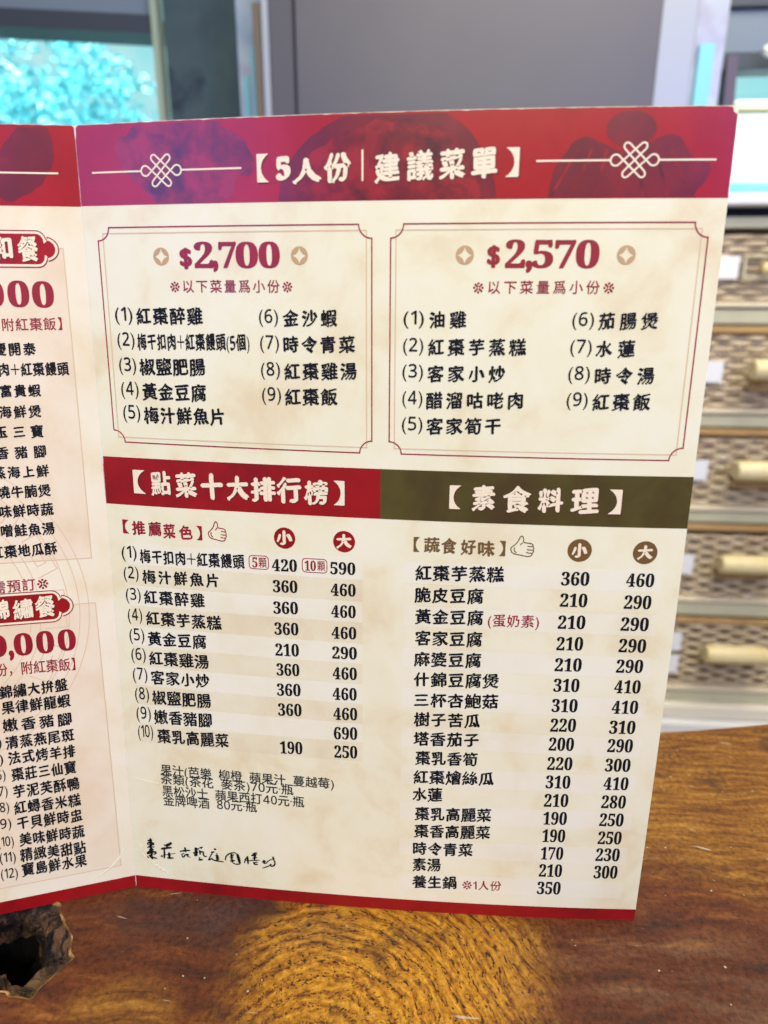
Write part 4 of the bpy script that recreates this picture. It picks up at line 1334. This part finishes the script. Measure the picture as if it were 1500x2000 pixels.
TH = [(17, 490), (18, 479), (28, 475), (40, 462), (52, 445), (57, 428), (60, 413), (66, 410), (74, 417), (78, 430), (76, 442), (73, 452), (90, 452), (112, 453),
      (122, 458), (123, 468), (120, 473), (127, 478), (127, 488), (123, 493), (127, 498), (126, 508), (118, 512), (120, 520), (116, 530), (102, 534), (80, 529),
      (60, 523), (44, 521), (34, 519), (20, 512)]
TI = [[(120, 473), (104, 472), (96, 470)], [(123, 493), (104, 493), (94, 490)], [(118, 512), (102, 511), (91, 507)], [(73, 452), (67, 458), (62, 466)], [(37, 480), (33, 492), (38, 505), (46, 512)]]
for (x0, y0, x1, y1, m) in ((40.5, 163.8, 47.7, 156.2, 'red_ink'), (150.7, 163.9, 158.9, 156.2, 'brown_ink')):
    f_ = lambda p: (x0 + (p[0] - 16) / 112 * (x1 - x0), y0 + (p[1] - 410) / 124 * (y1 - y0))
    pr = Print()
    lp = smooth_loop(np.array([f_(p) for p in TH]), 1)
    pr.ribbon([tuple(p) for p in lp], 0.36, 0.13, True, step=0.8)
    for l in TI:
        pr.ribbon([f_(p) for p in l], 0.34, 0.12, step=0.8)
    pr.build('thumb_symbol', M[m], right)


def rrect(x0, y0, x1, y1, r):
    out = []
    for (cx, cy, a0) in ((x1 - r, y1 - r, 0), (x0 + r, y1 - r, 90), (x0 + r, y0 + r, 180), (x1 - r, y0 + r, 270)):
        out += [(cx + r * math.cos(math.radians(a0 + a)), cy + r * math.sin(math.radians(a0 + a))) for a in (0, 30, 60, 90)]
    return clean(out)


for b in ((56.0, 146.5, 63.4, 151.6), (76.2, 146.5, 85.4, 151.7)):
    pr = Print()
    pr.ribbon(rrect(*b, 1.2), 0.3, 0.12, True, step=1.0)
    pr.build('count_box', M['red_ink'], right)

# light and tan stripes behind the price rows
for i in range(10):
    y = 148.75 - 8.35 * i
    patch('row_stripe', [(7.2, y - 4.1), (98.5, y - 4.1), (98.5, y + 4.1), (7.2, y + 4.1)], M['paper_light' if i % 2 == 0 else 'paper_tan'], right, 0.04)
for i in range(17):
    y = 148.4 - 8.33 * i
    patch('row_stripe', [(113.5, y - 4.1), (203.5, y - 4.1), (203.5, y + 4.1), (113.5, y + 4.1)], M['paper_light' if i % 2 == 0 else 'paper'], right, 0.04)

# left panel: peach boxes, ring pattern, pills
for (x1t, x1b, yt, yb) in ((-7.5, -7.0, 258.2, 146.9), (-7.0, -5.3, 128.9, 11.6)):
    patch('peach_box', [(-150, yb), (x1b, yb), (x1t, yt), (-150, yt)], M['paper_peach'], left, 0.03)
    pr = Print()
    pr.ribbon([(-150, yb), (x1b, yb), (x1t, yt), (-150, yt)], 0.32, 0.09, False)
    pr.build('box_outline', M['pale_gold'], left)
pr = Print()
for r in (40, 43.5, 54, 58, 61.5):
    pr.ribbon(circ(-71, 128, r, r, 90), 0.28, 0.07, True)
for k in range(14):
    a = 2 * math.pi * k / 14
    c = np.array((-71 + 48.7 * math.cos(a), 128 + 48.7 * math.sin(a)))
    e, t = np.array((math.cos(a), math.sin(a))), np.array((-math.sin(a), math.cos(a)))
    pr.ribbon([tuple(c + e * p + t * q) for p, q in ((-4, -8), (4, -8), (4, 7), (-2, 7), (-2, -4), (1.5, -4), (1.5, 3))], 0.3, 0.07)
for k in range(8):
    a = 2 * math.pi * k / 8
    c = np.array((-71 + 20 * math.cos(a), 128 + 20 * math.sin(a)))
    pr.ribbon(circ(c[0], c[1], 8, 8, 30), 0.28, 0.07, True)
pr.build('ring_pattern', M['peach_line'], left)


def pill(xr, yc, hh, grow):
    a = hh + grow
    p = [(-80, yc + a)]
    x = xr - 4.6
    p += [(x - 2.4 + (2.4 + grow) * math.sin(t), yc + a - 2.4 - grow + (2.4 + grow) * math.cos(t)) for t in np.linspace(0, math.pi / 2, 7)]
    rr = hh - 2.0 + grow
    p += [(x + 0.6 + rr * 1.15 * math.cos(t), yc + rr * math.sin(t)) for t in np.linspace(math.pi / 2.3, -math.pi / 2.3, 13)]
    p += [(x - 2.4 + (2.4 + grow) * math.cos(t), yc - a + 2.4 + grow - (2.4 + grow) * math.sin(t)) for t in np.linspace(0, math.pi / 2, 7)]
    p += [(-80, yc - a)]
    return clean(p)


for (xr, yc, hh) in ((-9.6, 257.9, 4.9), (-16.2, 128.7, 5.2)):
    patch('heading_pill', pill(xr, yc, hh, 0.0), M['red' if yc > 200 else 'deep_red'], left, 0.10)
    pr = Print()
    pr.ribbon(pill(xr, yc, hh, 0.45), 0.75, 0.125, False, step=1.5, mi=1)
    pr.ribbon(pill(xr, yc, hh, 1.05), 0.36, 0.125, False, step=1.5)
    pr.build('pill_outline', [M['red_ink'], M['white_print']], left)

# worn white fold and the creases in the laminate next to it
fp = resample([(0.0, 0.6), (0.0, 296.4)], 2.0, False)
wd = [0.06 + 0.40 * max(0.0, mnoise.noise(Vector((0, p[1] * 0.11, 3)))) + (0.5 if p[1] > 293 else 0.0) for p in fp]
fp[:, 0] += 0.32
pr = Print()
pr.ribbon([tuple(p) for p in fp], wd, 0.14, step=99)
pr.build('worn_fold', M['paper_core'], right)


def crease(pts, w, par):
    p = resample(pts, 1.0, False)
    n = len(p)
    t = np.gradient(p, axis=0)
    t /= np.linalg.norm(t, axis=1, keepdims=True)
    nr = np.stack([-t[:, 1], t[:, 0]], 1)
    ww = w * np.sin(np.linspace(0.15, math.pi - 0.15, n))[:, None]
    rowsv = []
    for o_, hgt in ((-1, 0.02), (-0.3, 0.12), (0.3, 0.14), (1, 0.02)):
        q = p + nr * ww * o_
        hh = np.full(n, hgt) * np.sin(np.linspace(0.2, math.pi - 0.2, n)) + 0.02
        rowsv.append(page_off(q[:, 0] * MM, q[:, 1] * MM, hh * MM))
    v = np.vstack(rowsv)
    f = [(k * n + i, k * n + i + 1, (k + 1) * n + i + 1, (k + 1) * n + i) for k in range(3) for i in range(n - 1)]
    link('crease', v, f, M['paper'], par, MO, smooth=True)


crease([(2.0, 22.0), (6.5, 16.0), (13.5, 8.0)], 0.45, right)
crease([(1.5, 19.0), (9.0, 12.0), (18.0, 6.8)], 0.32, right)
crease([(-1.0, 22.5), (-6.0, 15.0), (-13.0, 8.0)], 0.42, left)
crease([(-1.5, 19.0), (-8.5, 12.0), (-17.0, 7.0)], 0.4, left)
crease([(1.0, 52.5), (16, 50.5)], 0.12, right)

# ------------------------------------------------------------------ wicker drawer cabinet
cab_frame = Mat('pale_green_cream_paint', 0.45)
cab_frame.color(cab_frame.ramp(cab_frame.noise(14), [(0.3, (0.50, 0.50, 0.36)), (0.7, (0.60, 0.58, 0.43))]))
tan_wood = Mat('tan_wood', 0.5)
tan_wood.color(tan_wood.ramp(tan_wood.noise(20), [(0.3, (0.40, 0.25, 0.10)), (0.7, (0.52, 0.34, 0.15))]))
white_gloss = Mat('white_gloss_board', 0.25, 0.5, (0.80, 0.82, 0.84)).m
wick = Mat('pale_wicker', 0.55)
wick.color(wick.ramp(wick.noise(45, detail=4), [(0.3, (0.48, 0.37, 0.235)), (0.5, (0.62, 0.51, 0.35)), (0.72, (0.72, 0.63, 0.47))]))
wick_dark = Mat('dark_wicker_backing', 0.8, 0.2, (0.15, 0.095, 0.05)).m
rim_m = Mat('bright_rim', 0.4, 0.5, (0.74, 0.66, 0.50)).m
bamboo = Mat('pale_bamboo', 0.38)
bamboo.color(bamboo.ramp(bamboo.noise(26), [(0.3, (0.72, 0.60, 0.30)), (0.7, (0.80, 0.71, 0.43))]))
card_m = Mat('white_card', 0.5, 0.4, (0.84, 0.87, 0.92)).m
gap_shade_m = Mat('gap_shade_paint', 0.8, 0.2, (0.020, 0.025, 0.04)).m

CX0, CX1, CY = 0.47, 0.96, 1.0
CO = (0.715, 1.07, -0.6)
cab = empty('wicker_drawer_cabinet', CO, 'tall cream cabinet of five woven wicker drawers with bamboo handles behind the table', 'cabinet')
fb = MB()
fb.box(CX0 - 0.025, CX0, CY - 0.006, 1.145, -0.6, 0.365, 0.002)
fb.box(CX1, CX1 + 0.025, CY - 0.006, 1.145, -0.6, 0.365, 0.002)
fb.box(CX0, CX1, 1.13, 1.145, -0.6, 0.365)
for z0, z1 in ((0.197, 0.220), (0.024, 0.044), (-0.151, -0.132), (-0.337, -0.312), (-0.524, -0.502), (0.345, 0.362)):
    fb.box(CX0, CX1, CY - 0.004, 1.13, z0, z1, 0.0015)
fb.build('frame', cab_frame.m, cab, CO)
MB().box(CX0 - 0.05, CX1 + 0.05, CY - 0.03, 1.148, 0.376, 0.394, 0.003).build('top_board', white_gloss, cab, CO)
MB().box(CX0 - 0.02, CX1 + 0.02, CY + 0.005, 1.145, 0.365, 0.376).build('gap_shade_strip', gap_shade_m, cab, CO)  # solid dark strip painted as the shade under the top board
MB().box(CX0 - 0.03, CX1 + 0.03, CY - 0.02, 1.14, -0.554, -0.5255, 0.003).build('base_rail', Mat('cream_base_rail', 0.35, 0.5, (0.80, 0.76, 0.66)).m, cab, CO)
MB().box(CX0 - 0.03, CX1 + 0.03, CY - 0.035, 1.14, -0.599, -0.556, 0.003).build('plinth', white_gloss, cab, CO)
# (front bottom, front top, handle height, label boxes)
DR = [(0.222, 0.343, 0.288, [(0.303, 0.268)]), (0.046, 0.181, 0.127, [(0.137, 0.101)]), (-0.130, 0.008, -0.044, [(-0.035, -0.071)]),
      (-0.310, -0.168, -0.217, [(-0.213, -0.252)]), (-0.500, -0.356, -0.398, [(-0.373, -0.412), (-0.421, -0.460)])]
for di, (z0, z1, hz, labs) in enumerate(DR):
    db = MB()
    db.box(CX0 + 0.006, CX1 - 0.006, CY + 0.012, 1.12, z0 + 0.011, z1 - 0.002)
    dr = db.build('drawer', wick_dark, cab, CO)
    if di:
        MB().box(CX0 + 0.004, CX1 - 0.004, CY - 0.004, CY + 0.012, z1 + 0.0003, z1 + 0.0125, 0.002).build('top_rim', tan_wood.m, dr, CO)
    MB().box(CX0 + 0.004, CX1 - 0.004, CY - 0.008, CY + 0.012, z0 + 0.001, z0 + 0.010, 0.002).build('bottom_rim', rim_m, dr, CO)
    # woven strands passing in front of and behind upright stakes
    wv_, wf_ = [], []
    nrow = int((z1 - z0 - 0.012) / 0.0094)
    pit = 0.027
    rnd_ = random.Random(di + 3)
    for r in range(nrow):
        zc = z0 + 0.0155 + r * 0.0094
        ph = math.pi * (r % 2) + rnd_.uniform(-0.25, 0.25)
        n0 = len(wv_)
        xs = np.arange(CX0 + 0.008, CX1 - 0.008, 0.0033)
        hh = 0.0041 * rnd_.uniform(0.88, 1.08)
        for x in xs:
            y = CY + 0.0035 - 0.0052 * math.sin(math.pi * x / pit + ph)
            zz = zc + 0.0006 * mnoise.noise(Vector((x * 30, r * 3.1, di)))
            for (dy, dz) in ((0.0012, -hh), (-0.0012, -hh * 0.6), (-0.0018, 0), (-0.0012, hh * 0.6), (0.0012, hh)):
                wv_.append((x, y + dy, zz + dz))
        for i in range(len(xs) - 1):
            for q in range(4):
                a = n0 + i * 5 + q
                wf_.append((a, a + 5, a + 6, a + 1))
    link('woven_front', wv_, wf_, wick.m, dr, CO, smooth=True)
    for (zt, zb) in labs:
        MB().box(0.568, 0.607, CY - 0.0085, CY - 0.007, zb, zt).build('label_card', card_m, dr, CO)
    if di == 0:
        hb = MB()
        for a in ((0.612, 0.664, 0.300, 0.304), (0.612, 0.664, 0.268, 0.272)):
            hb.box(a[0], a[1], CY - 0.014, CY - 0.006, a[2], a[3], 0.001)
        for a in ((0.612, 0.616), (0.660, 0.664)):
            hb.box(a[0], a[1], CY - 0.014, CY - 0.006, 0.272, 0.300)
        hb.build('card_holder', cab_frame.m, dr, CO)
        kb = MB()
        kb.tube([(0.646, CY - 0.006, 0.284), (0.646, CY - 0.014, 0.284), (0.646, CY - 0.02, 0.284), (0.646, CY - 0.026, 0.284)], [0.005, 0.005, 0.009, 0.006], 16)
        kb.build('knob', Mat('brass', 0.2, 0.5, (0.85, 0.68, 0.35)).m, dr, CO, smooth=True)
    else:
        hb = MB()
        hb.tube([(0.640, CY - 0.040, hz), (0.6415, CY - 0.040, hz), (0.643, CY - 0.040, hz), (0.75, CY - 0.040, hz), (0.7515, CY - 0.040, hz), (0.753, CY - 0.040, hz)],
                [0.0145, 0.0163, 0.017, 0.017, 0.0163, 0.0145], 28)
        h_ = hb.build('handle', bamboo.m, dr, CO)
        for p in h_.data.polygons:
            p.use_smooth = len(p.vertices) == 4
        mb_ = MB()
        mb_.box(0.652, 0.745, CY - 0.012, CY - 0.004, hz - 0.040, hz - 0.014, 0.002)  # added plate standing in for the shade below the handle
        mb_.box(0.660, 0.672, CY - 0.036, CY - 0.011, hz - 0.022, hz - 0.006)
        mb_.box(0.722, 0.734, CY - 0.036, CY - 0.011, hz - 0.022, hz - 0.006)
        mb_.build('mount_with_shade_plate', tan_wood.m, dr, CO)

# ------------------------------------------------------------------ pillar with its trims
grey = Mat('grey_laminate', 0.42, 0.4)
grey.color(grey.ramp(grey.noise(5, detail=3), [(0.3, (0.092, 0.095, 0.125)), (0.7, (0.108, 0.108, 0.134))]))
greyd = Mat('darker_grey_laminate', 0.45, 0.4, (0.085, 0.087, 0.11)).m
trimw = Mat('white_trim', 0.3, 0.5, (0.36, 0.41, 0.50)).m
PO = (0.16, 1.0, -0.6)
pil = empty('grey_pillar', PO, 'broad plain grey laminated pillar with white side trims between the windows', 'pillar')
MB().box(-0.101, 0.432, 0.95, 1.14, -0.6, 1.6, 0.002).build('front_panel', grey.m, pil, PO)
MB().box(-0.141, -0.104, 0.955, 1.14, -0.6, 1.6, 0.001).build('side_strip', greyd, pil, PO)
MB().box(-0.152, -0.1415, 0.95, 1.14, -0.6, 1.6, 0.002).build('white_trim', trimw, pil, PO)
MB().box(0.4325, 0.487, 0.965, 1.14, -0.6, 1.6, 0.003).build('white_trim', trimw, pil, PO)
MB().box(-0.166, -0.1525, 0.957, 0.975, -0.6, 0.655, 0.002).build('bronze_edge', Mat('dull_bronze', 0.4, 0.5, (0.16, 0.13, 0.085)).m, pil, PO)

# clear notice holders leaning beside the pillar
acry = Mat('frosted_sheet', 0.25, 0.5)
acry.color(acry.ramp(acry.noise(9, detail=3), [(0.35, (0.30, 0.42, 0.56)), (0.5, (0.46, 0.56, 0.66)), (0.65, (0.36, 0.36, 0.50))]))
cyan = Mat('cyan_sheet', 0.3, 0.5, (0.22, 0.62, 0.76)).m
SO = (-0.19, 1.05, -0.6)
so = empty('notice_holder', SO, 'narrow frosted notice holder with cyan strips left of the grey pillar', 'notice holder')
MB().box(-0.208, -0.1665, 1.02, 1.03, -0.6, 0.69, 0.001).build('sheet', acry.m, so, SO)
st = MB()
st.box(-0.197, -0.190, 1.012, 1.0195, -0.6, 0.575)
st.build('cyan_strip', cyan, so, SO)
MB().box(-0.184, -0.174, 1.012, 1.0195, -0.6, 0.615).build('cyan_strip', cyan, so, SO)
SO = (0.51, 1.05, -0.6)
so = empty('notice_holder', SO, 'upright translucent sheet with a cyan stripe right of the grey pillar', 'notice holder')
MB().box(0.488, 0.548, 1.02, 1.03, -0.6, 0.9, 0.001).build('sheet', acry.m, so, SO)
MB().box(0.508, 0.530, 1.010, 1.0195, -0.6, 0.605).build('cyan_strip', cyan, so, SO)

# ------------------------------------------------------------------ windows
glass = bpy.data.materials.new('window_glass')
glass.use_nodes = True
gt = glass.node_tree
for n in list(gt.nodes):
    gt.nodes.remove(n)
go, gtr, ggl, gmx = gt.nodes.new('ShaderNodeOutputMaterial'), gt.nodes.new('ShaderNodeBsdfTransparent'), gt.nodes.new('ShaderNodeBsdfGlossy'), gt.nodes.new('ShaderNodeMixShader')
gtr.inputs[0].default_value = (0.94, 0.99, 0.99, 1)
ggl.inputs['Roughness'].default_value = 0.05
gmx.inputs[0].default_value = 0.06
gt.links.new(gtr.outputs[0], gmx.inputs[1])
gt.links.new(ggl.outputs[0], gmx.inputs[2])
gt.links.new(gmx.outputs[0], go.inputs[0])
fr_dark = Mat('dark_steel_frame', 0.4, 0.5, (0.045, 0.06, 0.085)).m
fr_blue = Mat('blue_grey_frame', 0.4, 0.5, (0.17, 0.23, 0.31)).m
fr_green = Mat('pale_green_edge', 0.4, 0.5, (0.36, 0.46, 0.36)).m
fr_mauve = Mat('mauve_grey_mullion', 0.45, 0.4, (0.10, 0.085, 0.14)).m

WO = (-0.98, 1.19, 0.44)
wl = empty('window', WO, 'left window with dark head rail and bright cyan foliage behind its glass', 'window')
wb = MB()
a0, a1 = -1.58, -0.375
wb.add([(a0, 1.13, 0.745), (a1, 1.13, 0.672), (a1, 1.13, 0.700), (a0, 1.13, 0.775), (a0, 1.20, 0.745), (a1, 1.20, 0.672), (a1, 1.20, 0.700), (a0, 1.20, 0.775)],
       [(0, 1, 2, 3), (4, 7, 6, 5), (0, 4, 5, 1), (3, 2, 6, 7), (0, 3, 7, 4), (1, 5, 6, 2)])
wb.build('head_rail', fr_dark, wl, WO)
MB().box(a0, a1, 1.145, 1.205, 0.7752, 0.80).build('head_frame', fr_blue, wl, WO)
wb = MB()
wb.add([(a0, 1.135, 0.7755), (a1, 1.135, 0.7005), (a1, 1.135, 0.80), (a0, 1.135, 0.80), (a0, 1.14, 0.7755), (a1, 1.14, 0.7005), (a1, 1.14, 0.80), (a0, 1.14, 0.80)],
       [(0, 1, 2, 3), (4, 7, 6, 5), (0, 4, 5, 1), (3, 2, 6, 7), (0, 3, 7, 4), (1, 5, 6, 2)])
wb.build('blind_band', fr_blue, wl, WO)
MB().box(-0.3835, -0.3725, 1.12, 1.149, 0.43, 0.80).build('green_edge', fr_green, wl, WO)
MB().box(a0, a1 - 0.01, 1.13, 1.21, 0.4405, 0.455).build('sill', fr_dark, wl, WO)
MB().box(a0, a1 - 0.01, 1.185, 1.189, 0.4555, 0.775).build('pane', glass, wl, WO)

WO = (1.18, 1.19, 0.34)
wr = empty('window', WO, 'right window with mauve mullion and dark rail above the wicker cabinet', 'window')
wb = MB()
wb.add([(0.602, 1.12, 0.395), (0.618, 1.12, 0.395), (0.606, 1.12, 0.62), (0.588, 1.12, 0.62), (0.602, 1.16, 0.395), (0.618, 1.16, 0.395), (0.606, 1.16, 0.62), (0.588, 1.16, 0.62)],
       [(0, 1, 2, 3), (4, 7, 6, 5), (0, 4, 5, 1), (3, 2, 6, 7), (0, 3, 7, 4), (1, 5, 6, 2)])
wb.build('mullion', fr_mauve, wr, WO)
MB().box(0.5755, 1.79, 1.125, 1.17, 0.600, 0.626, 0.002).build('rail', fr_dark, wr, WO)
MB().box(0.5755, 1.79, 1.185, 1.189, 0.345, 0.795).build('pane', glass, wr, WO)
MB().box(0.5755, 1.79, 1.14, 1.15, 0.627, 0.690).build('blind', fr_blue, wr, WO)
MB().box(0.5755, 1.79, 1.13, 1.16, 0.691, 0.708, 0.002).build('blind_rail', fr_dark, wr, WO)
MB().box(0.5755, 1.79, 1.13, 1.205, 0.3405, 0.3448).build('sill', white_gloss, wr, WO)
lampc = MB().tube([(0.632, 1.09, 0.617), (0.64, 1.09, 0.617), (0.80, 1.09, 0.617), (0.808, 1.09, 0.617)], [0.006, 0.0095, 0.0095, 0.006], 16)
tag(lampc.build('white_tube', Mat('white_plastic', 0.3, 0.5, (0.85, 0.9, 0.92)).m, None, (0.7, 1.09, 0.617), smooth=True), 'short white tube fixed across the dark rail of the right window', 'tube')

# outside the right window
board = Mat('cream_board', 0.6)
board.color(board.ramp(board.noise(7), [(0.3, (0.72, 0.72, 0.64)), (0.7, (0.85, 0.84, 0.76))]))
BO = (1.05, 1.5, 0.0)
bo = empty('signboard', BO, 'blank cream board with cyan foot and orange top edge outside the right window', 'board')
MB().box(0.75, 1.9, 1.5, 1.52, 0.478, 0.622, 0.002).build('board_face', board.m, bo, BO)
MB().box(0.75, 1.9, 1.5, 1.52, 0.36, 0.477, 0.002).build('board_foot', cyan, bo, BO)
MB().box(0.75, 1.9, 1.495, 1.52, 0.6225, 0.640, 0.002).build('board_top', Mat('peach_edge', 0.5, 0.5, (0.8, 0.6, 0.38)).m, bo, BO)
MB().box(0.78, 0.80, 1.5, 1.52, -0.6, 0.3595).build('post', fr_dark, bo, BO)
MB().box(1.80, 1.82, 1.5, 1.52, -0.6, 0.3595).build('post', fr_dark, bo, BO)
lamp('daylight', (1.05, 1.34, 1.05), (0.92, 1.52, 0.5), 0.25, 27, (0.97, 0.99, 1.0))

# shrub outside the left window
leaf = Mat('glint_painted_leaf', 0.28, 0.5)
leaf.color(leaf.ramp(leaf.noise(30, detail=2), [(0.30, (0.05, 0.44, 0.50)), (0.50, (0.14, 0.66, 0.72)), (0.62, (0.34, 0.80, 0.83)), (0.70, (0.92, 0.95, 0.95))]))  # white stop paints glints; teal stops paint the overexposed cast of green leaves
leaf_dark = Mat('deep_teal_leaf', 0.4, 0.4)
leaf_dark.color(leaf_dark.ramp(leaf_dark.noise(8, detail=2), [(0.35, (0.02, 0.20, 0.22)), (0.6, (0.06, 0.40, 0.42)), (0.75, (0.15, 0.55, 0.56))]))
rg = random.Random(5)


def shrub(cx, cy, z0, z1, rx, ry, n, label, size, lm):
    OO = (cx, cy, -0.6)
    r = empty('shrub', OO, label, 'shrub', 'shrubs outside the left window')
    v, f = [], []
    while len(v) < n * 4:
        a, b, c = rg.uniform(-1, 1), rg.uniform(-1, 1), rg.uniform(-1, 1)
        if a * a + b * b + c * c > 1 or mnoise.noise(Vector((a * 2.2 + cx, b * 2.2, c * 2.2))) < -0.12:
            continue
        p = Vector((cx + a * rx, cy + b * ry, (z0 + z1) / 2 + c * (z1 - z0) / 2))
        d = Vector((rg.gauss(0, 1), rg.gauss(0, 1), rg.gauss(0, 0.7))).normalized()
        e = d.cross(Vector((rg.gauss(0, 1), rg.gauss(0, 1), rg.gauss(0, 1)))).normalized()
        s = size * rg.uniform(0.6, 1.3)
        n0 = len(v)
        v += [p - d * s, p + e * s * 0.42, p + d * s, p - e * s * 0.42]
        f.append((n0, n0 + 1, n0 + 2, n0 + 3))
    link('crown', v, f, lm, r, OO)
    tb = MB()
    for k in range(5):
        tb.tube([(cx + 0.03 * k - 0.06, cy, -0.6), (cx + rg.uniform(-.1, .1), cy, (z0 + z1) / 2 - 0.1), (cx + rg.uniform(-rx, rx) * .5, cy, (z0 + z1) / 2)], [0.014, 0.01, 0.005], 8)
    tb.build('stem', tan_wood.m, r, OO)


shrub(-1.25, 2.3, 0.30, 1.05, 0.55, 0.35, 9000, 'large pale teal shrub with painted white glints behind the left window glass', 0.017, leaf.m)
shrub(-0.66, 2.55, 0.25, 0.86, 0.30, 0.25, 2600, 'smaller deep teal shrub at the right of the left window', 0.018, leaf_dark.m)
